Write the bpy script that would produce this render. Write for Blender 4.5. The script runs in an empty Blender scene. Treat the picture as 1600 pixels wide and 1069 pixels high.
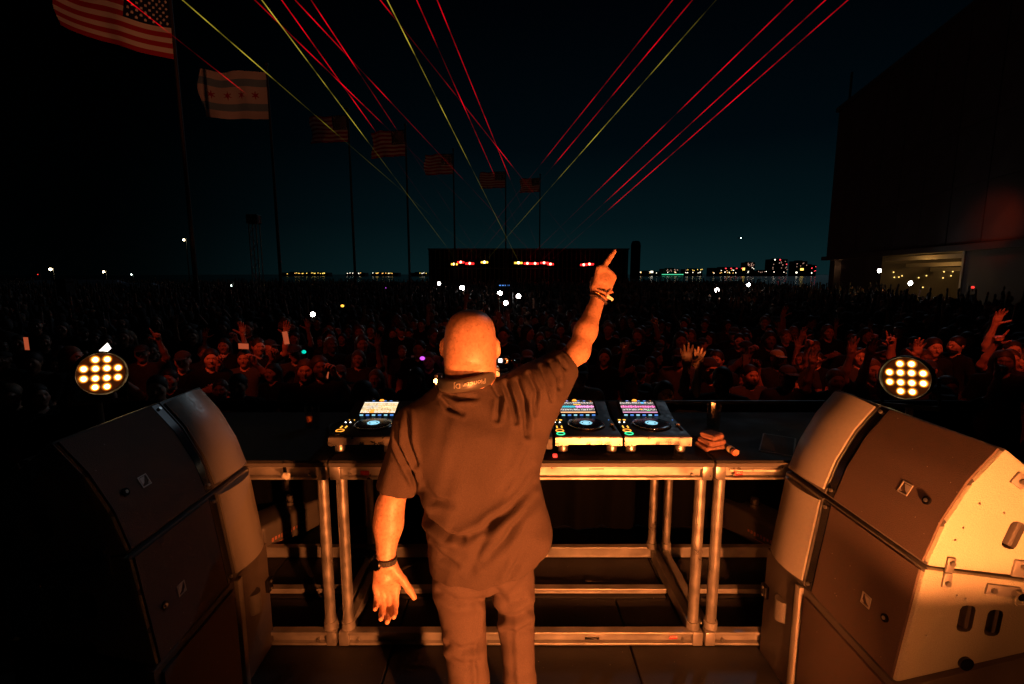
import bpy, bmesh, math, random
import numpy as np
from mathutils import Vector, Matrix

random.seed(7); RNG = np.random.default_rng(7)
SC = bpy.context.scene
COL = SC.collection
R = math.radians

# ------------------------------------------------------------------ camera, world, lights, exposure
FPX, CX, CY, PITCH, CAMZ = 755.0, 800.0, 534.5, R(8.0), 1.90      # photograph pixels (1600 x 1069)
CP, SP = math.cos(PITCH), math.sin(PITCH)
cam_d = bpy.data.cameras.new('camera'); cam = bpy.data.objects.new('camera', cam_d); COL.objects.link(cam)
cam_d.sensor_width = 36.0; cam_d.lens = FPX * 36.0 / 1600.0
cam_d.clip_start = 0.05; cam_d.clip_end = 4000
cam.location = (0, 0, CAMZ); cam.rotation_euler = (math.pi / 2 - PITCH, 0, 0)
SC.camera = cam

def P(u, v, y):
    """photo pixel -> point on that ray at distance y in front of the camera"""
    a, b = (u - CX) / FPX, (CY - v) / FPX
    dy = CP + b * SP; dz = -SP + b * CP
    t = y / dy
    return Vector((a * t, y, CAMZ + dz * t))
def PZ(u, v, z):
    """photo pixel -> point on that ray at height z"""
    a, b = (u - CX) / FPX, (CY - v) / FPX
    dy = CP + b * SP; dz = -SP + b * CP
    t = (z - CAMZ) / dz
    return Vector((a * t, dy * t, z))
def proj(p):
    p = np.asarray(p, dtype=float); dz = p[..., 2] - CAMZ
    dep = p[..., 1] * CP - dz * SP; up = p[..., 1] * SP + dz * CP
    return CX + FPX * p[..., 0] / dep, CY - FPX * up / dep

W = bpy.data.worlds.new('World'); SC.world = W; W.use_nodes = True
def build_world():
    nt = W.node_tree; nt.nodes.clear()
    N = nt.nodes.new; L = nt.links.new
    out = N('ShaderNodeOutputWorld'); bg = N('ShaderNodeBackground'); bg.inputs[1].default_value = 0.75
    tc = N('ShaderNodeTexCoord'); sep = N('ShaderNodeSeparateXYZ'); L(tc.outputs['Generated'], sep.inputs[0])
    # night sky: town glow low over the lake, strongest ahead and to the right, fading upwards
    ramp = N('ShaderNodeValToRGB'); cr = ramp.color_ramp
    cr.elements[0].position = 0.0; cr.elements[0].color = (0.0040, 0.0190, 0.0220, 1)
    cr.elements[1].position = 1.0; cr.elements[1].color = (0.0002, 0.0006, 0.0014, 1)
    for pos, c in ((0.10, (0.0014, 0.0090, 0.0118)), (0.24, (0.0003, 0.0032, 0.0052)), (0.45, (0.0002, 0.0009, 0.0020))):
        e = cr.elements.new(pos); e.color = (*c, 1)
    ab = N('ShaderNodeMath'); ab.operation = 'ABSOLUTE'; L(sep.outputs['Z'], ab.inputs[0]); L(ab.outputs[0], ramp.inputs[0])
    dot = N('ShaderNodeVectorMath'); dot.operation = 'DOT_PRODUCT'; dot.inputs[1].default_value = (0.36, 0.93, 0.0)
    L(tc.outputs['Generated'], dot.inputs[0])
    mr = N('ShaderNodeMapRange'); mr.inputs[1].default_value = 0.45; mr.inputs[2].default_value = 1.0
    mr.inputs[3].default_value = 0.03; mr.inputs[4].default_value = 1.0; mr.interpolation_type = 'SMOOTHSTEP'
    L(dot.outputs['Value'], mr.inputs[0])
    mul = N('ShaderNodeVectorMath'); mul.operation = 'SCALE'; L(ramp.outputs[0], mul.inputs[0]); L(mr.outputs[0], mul.inputs['Scale'])
    L(mul.outputs[0], bg.inputs[0]); L(bg.outputs[0], out.inputs[0])
build_world()

def lamp(name, kind, loc, energy, color, target=None, size=0.1, cone=None, blend=0.3):
    d = bpy.data.lights.new(name, kind); d.energy = energy; d.color = color
    if kind in ('SPOT', 'POINT'): d.shadow_soft_size = size
    if kind == 'SPOT': d.spot_size = R(cone); d.spot_blend = blend
    o = bpy.data.objects.new(name, d); COL.objects.link(o); o.location = loc
    if target is not None:
        o.rotation_euler = (Vector(target) - Vector(loc)).to_track_quat('-Z', 'Y').to_euler()
    return o
AMBER = (1.0, 0.245, 0.055)
# amber wash fixture standing low behind the performer, right of the photographer
lamp('amber_wash', 'SPOT', (0.80, -0.15, 0.80), 640, AMBER, (0.52, 2.5, 0.98), 0.03, 79, 0.22)
lamp('amber_side', 'SPOT', (-0.55, -1.6, 1.0), 230, AMBER, (0.42, 1.75, 1.05), 0.05, 40, 0.4)
lamp('amber_fill', 'SPOT', (2.3, -1.3, 2.4), 70, AMBER, (1.7, 1.5, 0.7), 0.2, 34, 0.6)  # fill added to lift the shade on the right loudspeaker end
# unseen red spots added over the front edge to light the front rows
RED = (1.0, 0.085, 0.025)
for k, (lx, tx, ty, tz, en, cone) in enumerate(((3.2, 2.4, 5.2, 0.85, 250, 21), (3.6, 4.3, 5.6, 1.0, 270, 22), (4.4, 5.9, 5.7, 1.0, 360, 24), (3.4, 4.2, 6.4, 0.9, 110, 46),
                                                (-2.6, -2.1, 5.4, 0.85, 210, 16), (-3.4, -3.5, 6.3, 0.9, 230, 20), (-4.2, -4.4, 5.8, 1.0, 150, 18), (-3.2, -3.2, 6.6, 0.8, 70, 44), (0.4, 0.4, 7.8, 0.8, 45, 54))):
    lamp('crowd_wash', 'SPOT', (lx, 2.9, 4.2), en, RED, (tx, ty, tz), 0.10, cone, 0.7)
# faint cool sun lamp added from ahead right to rim the dark crowd
md = bpy.data.lights.new('moon', 'SUN'); md.energy = 0.085; md.angle = R(1.0); md.color = (0.62, 0.82, 1.0)
rim_fill = bpy.data.objects.new('moon', md); COL.objects.link(rim_fill); rim_fill.rotation_euler = Vector((-0.42, -0.70, -0.52)).to_track_quat('-Z', 'Y').to_euler()
# amber light thrown up on the flags from stage left
lamp('flag_wash', 'SPOT', (-4.0, 2.0, 2.6), 1150, (1.0, 0.25, 0.10), (-13.4, 21.0, 11.6), 0.1, 28, 0.8)
# red wash on the long building
lamp('building_wash', 'SPOT', (16.8, 19.4, 4.3), 130, (1.0, 0.09, 0.02), (20.6, 20.8, 3.9), 0.3, 52, 1.0)

SC.render.engine = 'CYCLES'
SC.view_settings.view_transform = 'Standard'; SC.view_settings.look = 'None'
SC.view_settings.exposure = 0.0; SC.view_settings.gamma = 1.0
SC.cycles.use_denoising = True; SC.cycles.sample_clamp_indirect = 2.0; SC.cycles.max_bounces = 6
SC.cycles.transparent_max_bounces = 12

# ------------------------------------------------------------------ materials
def mat(name, col=(0.5, 0.5, 0.5), rough=0.6, metal=0.0, noise=0.0, nscale=20.0, bump=0.0, bscale=200.0,
        emit=None, estr=0.0, spec=0.5, rnd=None, speck=0.0, sss=0.0, alpha_attr=None, attr=None, attr_emit=0.0, wave=None):
    m = bpy.data.materials.new(name); m.use_nodes = True
    nt = m.node_tree; N = nt.nodes.new; L = nt.links.new
    b = nt.nodes['Principled BSDF']
    b.inputs['Base Color'].default_value = (*col, 1); b.inputs['Roughness'].default_value = rough
    b.inputs['Metallic'].default_value = metal; b.inputs['Specular IOR Level'].default_value = spec
    if sss: b.inputs['Subsurface Weight'].default_value = sss; b.inputs['Subsurface Radius'].default_value = (0.012, 0.004, 0.002)
    tc = N('ShaderNodeTexCoord')
    src = None
    if attr:
        a = N('ShaderNodeVertexColor'); a.layer_name = attr; src = a.outputs['Color']
    elif rnd:
        oi = N('ShaderNodeObjectInfo') if rnd[0] == 'obj' else N('ShaderNodeNewGeometry')
        rp = N('ShaderNodeValToRGB'); rp.color_ramp.interpolation = 'CONSTANT'
        cols = rnd[1]
        rp.color_ramp.elements[0].color = (*cols[0], 1); rp.color_ramp.elements[1].position = 1.0 / len(cols); rp.color_ramp.elements[1].color = (*cols[1], 1)
        for i, c in enumerate(cols[2:]):
            e = rp.color_ramp.elements.new((i + 2) / len(cols)); e.color = (*c, 1)
        L(oi.outputs['Random'] if rnd[0] == 'obj' else oi.outputs['Random Per Island'], rp.inputs[0]); src = rp.outputs[0]
    if noise:
        n = N('ShaderNodeTexNoise'); n.inputs['Scale'].default_value = nscale; n.inputs['Detail'].default_value = 5
        L(tc.outputs['Object'], n.inputs['Vector'])
        mp = N('ShaderNodeMapRange'); mp.inputs[1].default_value = 0.3; mp.inputs[2].default_value = 0.7
        mp.inputs[3].default_value = 1 - noise; mp.inputs[4].default_value = 1 + noise
        L(n.outputs['Fac'], mp.inputs[0])
        sc = N('ShaderNodeVectorMath'); sc.operation = 'SCALE'
        if src: L(src, sc.inputs[0])
        else: sc.inputs[0].default_value = col
        L(mp.outputs[0], sc.inputs['Scale']); src = sc.outputs[0]
        rr = N('ShaderNodeMapRange'); rr.inputs[1].default_value = 0.3; rr.inputs[2].default_value = 0.7
        rr.inputs[3].default_value = max(0.05, rough - 0.12); rr.inputs[4].default_value = min(1, rough + 0.12)
        L(n.outputs['Fac'], rr.inputs[0]); L(rr.outputs[0], b.inputs['Roughness'])
    if speck:      # small pale dust specks
        v = N('ShaderNodeTexVoronoi'); v.inputs['Scale'].default_value = 26
        L(tc.outputs['Object'], v.inputs['Vector'])
        lt = N('ShaderNodeMath'); lt.operation = 'LESS_THAN'; lt.inputs[1].default_value = speck
        L(v.outputs['Distance'], lt.inputs[0])
        mx = N('ShaderNodeMix'); mx.data_type = 'RGBA'; L(lt.outputs[0], mx.inputs[0])
        if src: L(src, mx.inputs[6])
        else: mx.inputs[6].default_value = (*col, 1)
        mx.inputs[7].default_value = (0.5, 0.48, 0.45, 1); src = mx.outputs[2]
    if src: L(src, b.inputs['Base Color'])
    if bump:
        n2 = N('ShaderNodeTexNoise'); n2.inputs['Scale'].default_value = bscale; n2.inputs['Detail'].default_value = 3
        L(tc.outputs['Object'], n2.inputs['Vector'])
        bp = N('ShaderNodeBump'); bp.inputs['Strength'].default_value = bump; bp.inputs['Distance'].default_value = 0.002
        L(n2.outputs['Fac'], bp.inputs['Height']); L(bp.outputs[0], b.inputs['Normal'])
    if emit:
        b.inputs['Emission Color'].default_value = (*emit, 1); b.inputs['Emission Strength'].default_value = estr
    if attr_emit and src:
        L(src, b.inputs['Emission Color']); b.inputs['Emission Strength'].default_value = attr_emit
    return m

M = {}
M['skin_dj'] = mat('skin', (0.50, 0.265, 0.165), 0.36, noise=0.22, nscale=110, bump=0.45, bscale=380, sss=0.06)
M['tshirt'] = mat('charcoal_cotton', (0.062, 0.043, 0.036), 0.9, noise=0.20, nscale=320, bump=0.7, bscale=330, spec=0.15)
M['trouser'] = mat('grey_twill', (0.078, 0.054, 0.046), 0.85, noise=0.18, nscale=300, bump=0.6, bscale=300, spec=0.2)
M['shoe'] = mat('black_leather', (0.02, 0.02, 0.02), 0.4)
M['alu'] = mat('brushed_aluminium', (0.62, 0.60, 0.57), 0.38, 0.85, noise=0.16, nscale=14, bump=0.08, bscale=90)
M['alu_dull'] = mat('dull_aluminium', (0.42, 0.41, 0.39), 0.5, 0.7, noise=0.25, nscale=8, bump=0.1, bscale=70)
M['bolt'] = mat('zinc_bolt', (0.5, 0.5, 0.48), 0.35, 0.9)
M['black'] = mat('black_plastic', (0.012, 0.012, 0.012), 0.5, noise=0.3, nscale=30)
M['blackgloss'] = mat('gloss_black', (0.008, 0.008, 0.009), 0.22)
M['deck'] = mat('black_deck_ply', (0.014, 0.013, 0.012), 0.88, noise=0.35, nscale=6, bump=0.35, bscale=120, speck=0.03)
M['floor'] = mat('stage_floor_paint', (0.008, 0.0075, 0.007), 0.6, noise=0.4, nscale=4, bump=0.4, bscale=90, speck=0.03)
M['spk_paint'] = mat('textured_speaker_paint', (0.42, 0.42, 0.34), 0.5, noise=0.16, nscale=300, bump=0.9, bscale=260)
M['spk_edge'] = mat('speaker_trim', (0.10, 0.095, 0.09), 0.45, bump=0.3, bscale=300)
M['grille'] = mat('speaker_grille_foam', (0.105, 0.070, 0.056), 0.75, noise=0.26, nscale=380, bump=0.9, bscale=420, speck=0.036)
M['hf'] = mat('speaker_mesh_panel', (0.34, 0.32, 0.29), 0.42, 0.35, noise=0.05, nscale=80, bump=0.12, bscale=900)
M['ply'] = mat('dark_ply_panel', (0.10, 0.085, 0.075), 0.6, noise=0.15, nscale=14, bump=0.3, bscale=150)
M['emblem'] = mat('emblem_silver', (0.6, 0.58, 0.55), 0.35, 0.5)
M['redsticker'] = mat('red_sticker', (0.45, 0.02, 0.02), 0.5)
M['white'] = mat('white_print', (0.8, 0.8, 0.78), 0.6)
M['tape'] = mat('white_tape', (0.75, 0.72, 0.62), 0.6, noise=0.15, nscale=60)
M['towel'] = mat('terry_towel', (0.33, 0.16, 0.11), 0.95, noise=0.3, nscale=60, bump=1.0, bscale=260)
M['silver'] = mat('anodised_silver', (0.66, 0.63, 0.58), 0.33, 0.9, noise=0.10, nscale=25)
M['chrome'] = mat('chrome', (0.8, 0.78, 0.74), 0.15, 1.0)
M['leatherette'] = mat('headband_leatherette', (0.075, 0.065, 0.055), 0.42, noise=0.12, nscale=40, bump=0.2, bscale=300)
M['textsilver'] = mat('silver_lettering', (0.50, 0.45, 0.38), 0.4, 0.3)
M['gold'] = mat('gold_bead', (0.75, 0.45, 0.18), 0.25, 1.0)
M['bead'] = mat('dark_bead', (0.05, 0.03, 0.025), 0.35)
M['ribbon'] = mat('fabric_wristband', (0.5, 0.2, 0.12), 0.8, noise=0.3, nscale=120)
def emis(name, col, s): return mat(name, (0.02, 0.02, 0.02), 0.4, emit=col, estr=s)
M['e_white'] = emis('lit_white', (1.0, 0.96, 0.9), 6)
M['e_torch'] = emis('phone_torch', (1.0, 0.93, 0.86), 45)
M['e_torch_big'] = emis('phone_torch_close', (1.0, 0.90, 0.84), 40)
M['e_amber'] = emis('lit_amber', (1.0, 0.45, 0.05), 2.2)
M['e_green'] = emis('lit_green', (0.03, 0.9, 0.35), 1.4)
M['e_orange'] = emis('lit_orange', (1.0, 0.33, 0.03), 2.0)
M['e_blue'] = emis('lit_blue', (0.12, 0.35, 1.0), 1.0)
M['e_cyan'] = emis('lit_cyan', (0.35, 0.8, 1.0), 1.1)
M['e_red'] = emis('lit_red', (1.0, 0.04, 0.03), 1.6)
M['e_teal'] = emis('lit_teal', (0.0, 0.75, 0.55), 0.9)
M['e_magenta'] = emis('lit_magenta', (0.75, 0.1, 0.9), 1.2)
M['e_led'] = emis('par_led_core', (1.0, 0.72, 0.34), 22); M['e_ledhot'] = emis('par_led_hot', (1.0, 0.46, 0.07), 6); M['e_ledmid'] = emis('par_led_mid', (1.0, 0.28, 0.02), 1.6)
M['e_ledrim'] = emis('par_led_rim', (1.0, 0.20, 0.012), 0.35)
M['e_ledface'] = emis('par_face_glow', (1.0, 0.15, 0.01), 0.035)
M['e_phone'] = emis('phone_screen_warm', (0.9, 0.16, 0.06), 0.42)
M['e_phonew'] = emis('phone_screen_white', (1.0, 0.93, 0.86), 2.4)
M['screen'] = mat('player_screen', (0.01, 0.01, 0.01), 0.3, attr='Col', attr_emit=1.5)
M['flag'] = mat('flag_cloth', (0.5, 0.5, 0.5), 0.9, attr='Col', spec=0.1)
M['ground'] = mat('dark_ground', (0.05, 0.05, 0.045), 0.9, noise=0.4, nscale=0.6, bump=0.4, bscale=8)
M['water'] = mat('lake_water', (0.004, 0.010, 0.013), 0.16, bump=0.4, bscale=1.2)
M['pole'] = mat('flagpole_metal', (0.02, 0.02, 0.02), 0.6)
M['steel_dark'] = mat('dark_steel', (0.035, 0.035, 0.035), 0.5, 0.5, noise=0.3, nscale=10)
M['drape'] = mat('black_serge', (0.004, 0.004, 0.004), 1.0, spec=0.05)
M['cable'] = mat('cable_rubber', (0.02, 0.018, 0.016), 0.5)
def glass_mat():
    m = bpy.data.materials.new('clear_plastic'); m.use_nodes = True
    nt = m.node_tree; nt.nodes.clear(); N = nt.nodes.new; L = nt.links.new
    o = N('ShaderNodeOutputMaterial'); g = N('ShaderNodeBsdfGlossy'); g.inputs['Roughness'].default_value = 0.08
    t = N('ShaderNodeBsdfTransparent'); t.inputs[0].default_value = (0.86, 0.84, 0.80, 1)
    lw = N('ShaderNodeLayerWeight'); lw.inputs[0].default_value = 0.35
    mx = N('ShaderNodeMixShader'); L(lw.outputs['Facing'], mx.inputs[0]); L(t.outputs[0], mx.inputs[1]); L(g.outputs[0], mx.inputs[2]); L(mx.outputs[0], o.inputs[0])
    return m
M['glass'] = glass_mat()
def beam_mat(name, col, s):
    m = bpy.data.materials.new(name); m.use_nodes = True
    nt = m.node_tree; nt.nodes.clear(); N = nt.nodes.new; L = nt.links.new
    o = N('ShaderNodeOutputMaterial'); t = N('ShaderNodeBsdfTransparent'); e = N('ShaderNodeEmission')
    e.inputs[0].default_value = (*col, 1)
    a = N('ShaderNodeAttribute'); a.attribute_name = 'beam_smoke'
    ml = N('ShaderNodeMath'); ml.operation = 'MULTIPLY'; ml.inputs[1].default_value = s
    L(a.outputs['Fac'], ml.inputs[0]); L(ml.outputs[0], e.inputs[1])
    ad = N('ShaderNodeAddShader'); L(t.outputs[0], ad.inputs[0]); L(e.outputs[0], ad.inputs[1]); L(ad.outputs[0], o.inputs[0])
    return m
M['beam_red'] = beam_mat('laser_red', (1.0, 0.0, 0.010), 0.50)
M['beam_yellow'] = beam_mat('laser_yellow', (0.80, 0.62, 0.05), 0.34)
# people
SKINS = [(0.50, 0.28, 0.19), (0.42, 0.22, 0.14), (0.55, 0.33, 0.24), (0.30, 0.15, 0.09), (0.46, 0.25, 0.17), (0.16, 0.08, 0.05)]
SHIRTS = [(0.008, 0.008, 0.009), (0.012, 0.012, 0.014), (0.018, 0.016, 0.016), (0.008, 0.010, 0.016), (0.03, 0.03, 0.03), (0.010, 0.009, 0.008), (0.05, 0.05, 0.048), (0.012, 0.018, 0.015)]
HAIRS = [(0.012, 0.009, 0.007), (0.02, 0.014, 0.01), (0.05, 0.03, 0.018), (0.008, 0.007, 0.007), (0.12, 0.08, 0.045)]
M['skin'] = mat('crowd_skin', SKINS[0], 0.5, rnd=('obj', SKINS), noise=0.1, nscale=20)
M['shirt'] = mat('crowd_shirt', SHIRTS[0], 0.9, rnd=('obj', SHIRTS), noise=0.2, nscale=12, bump=0.5, bscale=40, spec=0.15)
M['jacket'] = mat('grey_jacket', (0.16, 0.15, 0.14), 0.85, noise=0.2, nscale=12, bump=0.5, bscale=40)
M['jeans'] = mat('crowd_jeans', (0.02, 0.022, 0.03), 0.9)
M['hair'] = mat('crowd_hair', HAIRS[0], 0.6, rnd=('obj', HAIRS), noise=0.4, nscale=60, bump=0.8, bscale=120)
M['lips'] = mat('lips', (0.26, 0.11, 0.08), 0.5); M['brow'] = mat('brow', (0.09, 0.055, 0.04), 0.6)
M['capdark'] = mat('dark_cap', (0.02, 0.02, 0.022), 0.85, bump=0.3, bscale=300)
M['capwhite'] = mat('pale_cap', (0.62, 0.55, 0.36), 0.8, bump=0.3, bscale=300)
M['mass'] = mat('far_people', (0.03, 0.03, 0.03), 0.85, rnd=('isl', [(0.012, 0.012, 0.014), (0.30, 0.17, 0.12), (0.02, 0.02, 0.022), (0.03, 0.03, 0.03), (0.22, 0.12, 0.08), (0.014, 0.014, 0.016), (0.10, 0.10, 0.10), (0.02, 0.02, 0.03)]))

# ------------------------------------------------------------------ object helpers
def tag(o, label=None, cat=None, group=None, kind=None):
    if label: o['label'] = label
    if cat: o['category'] = cat
    if group: o['group'] = group
    if kind: o['kind'] = kind
    return o
def empty(name, loc=(0, 0, 0), rot=(0, 0, 0), **kw):
    o = bpy.data.objects.new(name, None); COL.objects.link(o); o.location = loc; o.rotation_euler = rot
    o.empty_display_size = 0.1
    return tag(o, **kw)
def link_mesh(name, me, m, parent=None, loc=None, rot=None, **kw):
    o = bpy.data.objects.new(name, me); COL.objects.link(o)
    for x in (m if isinstance(m, (list, tuple)) else [m]):
        if len(me.materials) < (len(m) if isinstance(m, (list, tuple)) else 1): me.materials.append(M[x] if isinstance(x, str) else x)
    if parent: o.parent = parent
    if loc is not None: o.location = loc
    if rot is not None: o.rotation_euler = rot
    return tag(o, **kw)

class B:
    """collects shapes for ONE mesh object"""
    def __init__(s): s.bm = bmesh.new()
    def box(s, c, size, rot=None, bev=0.0, seg=2):
        t = bmesh.new(); bmesh.ops.create_cube(t, size=1.0)
        bmesh.ops.scale(t, vec=size, verts=t.verts)
        if bev > 0: bmesh.ops.bevel(t, geom=list(t.edges), offset=min(bev, min(size) * 0.45), segments=seg, affect='EDGES', profile=0.5)
        return s._in(t, c, rot)
    def bar(s, p0, p1, w, h, bev=0.0):
        p0, p1 = Vector(p0), Vector(p1); d = p1 - p0
        q = d.to_track_quat('X', 'Z').to_matrix()
        return s.box((p0 + p1) / 2, (d.length, w, h), q, bev)
    def _in(s, t, c, rot):
        mtx = Matrix.Translation(Vector(c))
        if rot is not None:
            r = rot if isinstance(rot, Matrix) else Matrix.Rotation(rot[2], 3, 'Z') @ Matrix.Rotation(rot[1], 3, 'Y') @ Matrix.Rotation(rot[0], 3, 'X')
            mtx = mtx @ r.to_4x4()
        bmesh.ops.transform(t, matrix=mtx, verts=t.verts)
        me = bpy.data.meshes.new('tmp'); t.to_mesh(me); t.free(); s.bm.from_mesh(me); bpy.data.meshes.remove(me)
        return s
    def cyl(s, p0, p1, r, r2=None, n=20, caps=True):
        p0, p1 = Vector(p0), Vector(p1); d = p1 - p0
        t = bmesh.new(); bmesh.ops.create_cone(t, cap_ends=caps, cap_tris=False, segments=n, radius1=r, radius2=r if r2 is None else r2, depth=d.length)
        return s._in(t, (p0 + p1) / 2, d.to_track_quat('Z', 'Y').to_matrix())
    def ball(s, c, r, n=12, rot=None):
        t = bmesh.new(); bmesh.ops.create_uvsphere(t, u_segments=n, v_segments=max(6, n * 2 // 3), radius=1.0)
        bmesh.ops.scale(t, vec=(r, r, r) if isinstance(r, (int, float)) else r, verts=t.verts)
        return s._in(t, c, rot)
    def torus(s, c, R0, r, axis=(0, 0, 1), n=36, k=8, sx=1.0):
        q = Vector(axis).to_track_quat('Z', 'Y').to_matrix(); c = Vector(c); vs = []
        for i in range(n):
            a = 2 * math.pi * i / n
            for j in range(k):
                b = 2 * math.pi * j / k
                vs.append(s.bm.verts.new(c + q @ Vector((math.cos(a) * (R0 + r * math.cos(b)) * sx, math.sin(a) * (R0 + r * math.cos(b)), r * math.sin(b)))))
        for i in range(n):
            for j in range(k):
                s.bm.faces.new((vs[i * k + j], vs[((i + 1) % n) * k + j], vs[((i + 1) % n) * k + (j + 1) % k], vs[i * k + (j + 1) % k]))
        return s
    def tube(s, pts, r, n=8):
        pts = [Vector(p) for p in pts]; rings = []
        for i, p in enumerate(pts):
            d = (pts[min(i + 1, len(pts) - 1)] - pts[max(i - 1, 0)]).normalized()
            q = d.to_track_quat('Z', 'Y').to_matrix()
            rr = r[i] if isinstance(r, (list, tuple)) else r
            rings.append([s.bm.verts.new(p + q @ Vector((math.cos(2 * math.pi * j / n) * rr, math.sin(2 * math.pi * j / n) * rr, 0))) for j in range(n)])
        for a, b in zip(rings, rings[1:]):
            for j in range(n): s.bm.faces.new((a[j], a[(j + 1) % n], b[(j + 1) % n], b[j]))
        s.bm.faces.new(rings[0][::-1]); s.bm.faces.new(rings[-1])
        return s
    def lathe(s, c, prof, axis=(0, 0, 1), n=28):
        q = Vector(axis).to_track_quat('Z', 'Y').to_matrix(); c = Vector(c); rings = []
        for r, z in prof:
            rings.append([s.bm.verts.new(c + q @ Vector((math.cos(2 * math.pi * j / n) * max(r, 1e-5), math.sin(2 * math.pi * j / n) * max(r, 1e-5), z))) for j in range(n)])
        for a, b in zip(rings, rings[1:]):
            for j in range(n): s.bm.faces.new((a[j], a[(j + 1) % n], b[(j + 1) % n], b[j]))
        return s
    def prism(s, poly, depth, f, bev=0.0):
        """poly: 2D points; f(a, b, t) -> 3D point; extruded t = 0 .. depth"""
        t = bmesh.new()
        A = [t.verts.new(f(a, b, 0)) for a, b in poly]; C = [t.verts.new(f(a, b, depth)) for a, b in poly]
        t.faces.new(A); t.faces.new(C[::-1]); n = len(poly)
        for i in range(n): t.faces.new((A[i], C[i], C[(i + 1) % n], A[(i + 1) % n]))
        bmesh.ops.recalc_face_normals(t, faces=t.faces)
        if bev: bmesh.ops.bevel(t, geom=list(t.edges), offset=bev, segments=2, affect='EDGES', profile=0.5)
        return s._in(t, (0, 0, 0), None)
    def done(s, name, m, parent=None, smooth=False, **kw):
        bmesh.ops.recalc_face_normals(s.bm, faces=s.bm.faces)
        me = bpy.data.meshes.new(name); s.bm.to_mesh(me); s.bm.free()
        if smooth: me.shade_smooth()
        if smooth == 'auto': me.set_sharp_from_angle(angle=R(35))
        return link_mesh(name, me, m, parent, **kw)

def dup(o, parent=None, loc=None, rot=None):
    c = o.copy(); COL.objects.link(c)
    if parent is not None: c.parent = parent
    if loc is not None: c.location = loc
    if rot is not None: c.rotation_euler = rot
    for ch in list(o.children):
        dup(ch, c)
    return c

# ------------------------------------------------------------------ smooth-union bodies (distance field -> surface nets)
def cap(a, b, ra, rb=None, k=0.03, m=0, cuts=(), sy=1.0, neg=False):
    return dict(t='cap', a=np.array(a, float), b=np.array(b, float), ra=ra, rb=ra if rb is None else rb, k=k, m=m, cuts=cuts, sy=sy, neg=neg)
def ell(c, r, k=0.03, m=0, rot=None, neg=False, cuts=()):
    return dict(t='ell', c=np.array(c, float), r=np.array(r, float), k=k, m=m, rot=None if rot is None else np.array(rot), neg=neg, cuts=cuts)
def pdist(p, X, Y, Z):
    if p['t'] == 'cap':
        a, b = p['a'], p['b']; ba = b - a; s = p['sy']
        px, py, pz = X - a[0], (Y - a[1]) * s, Z - a[2]; bx, by, bz = ba[0], ba[1] * s, ba[2]
        h = np.clip((px * bx + py * by + pz * bz) / max(bx * bx + by * by + bz * bz, 1e-12), 0, 1)
        d = np.sqrt((px - bx * h) ** 2 + (py - by * h) ** 2 + (pz - bz * h) ** 2) - (p['ra'] + (p['rb'] - p['ra']) * h)
        if s > 1: d = d / (0.5 + 0.5 * s)
    else:
        c, r = p['c'], p['r']; qx, qy, qz = X - c[0], Y - c[1], Z - c[2]
        if p['rot'] is not None:
            m = p['rot']; qx, qy, qz = (qx * m[0][0] + qy * m[1][0] + qz * m[2][0], qx * m[0][1] + qy * m[1][1] + qz * m[2][1], qx * m[0][2] + qy * m[1][2] + qz * m[2][2])
        k0 = np.sqrt((qx / r[0]) ** 2 + (qy / r[1]) ** 2 + (qz / r[2]) ** 2)
        k1 = np.sqrt((qx / r[0] ** 2) ** 2 + (qy / r[1] ** 2) ** 2 + (qz / r[2] ** 2) ** 2)
        d = k0 * (k0 - 1) / np.maximum(k1, 1e-9)
    for n, o in p['cuts']:
        d = np.maximum(d, (X - o[0]) * n[0] + (Y - o[1]) * n[1] + (Z - o[2]) * n[2])
    return d
def pbounds(p, mar):
    if p['t'] == 'cap':
        r = max(p['ra'], p['rb']) + mar
        return np.minimum(p['a'], p['b']) - r, np.maximum(p['a'], p['b']) + r
    r = max(p['r']) + mar
    return p['c'] - r, p['c'] + r
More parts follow.
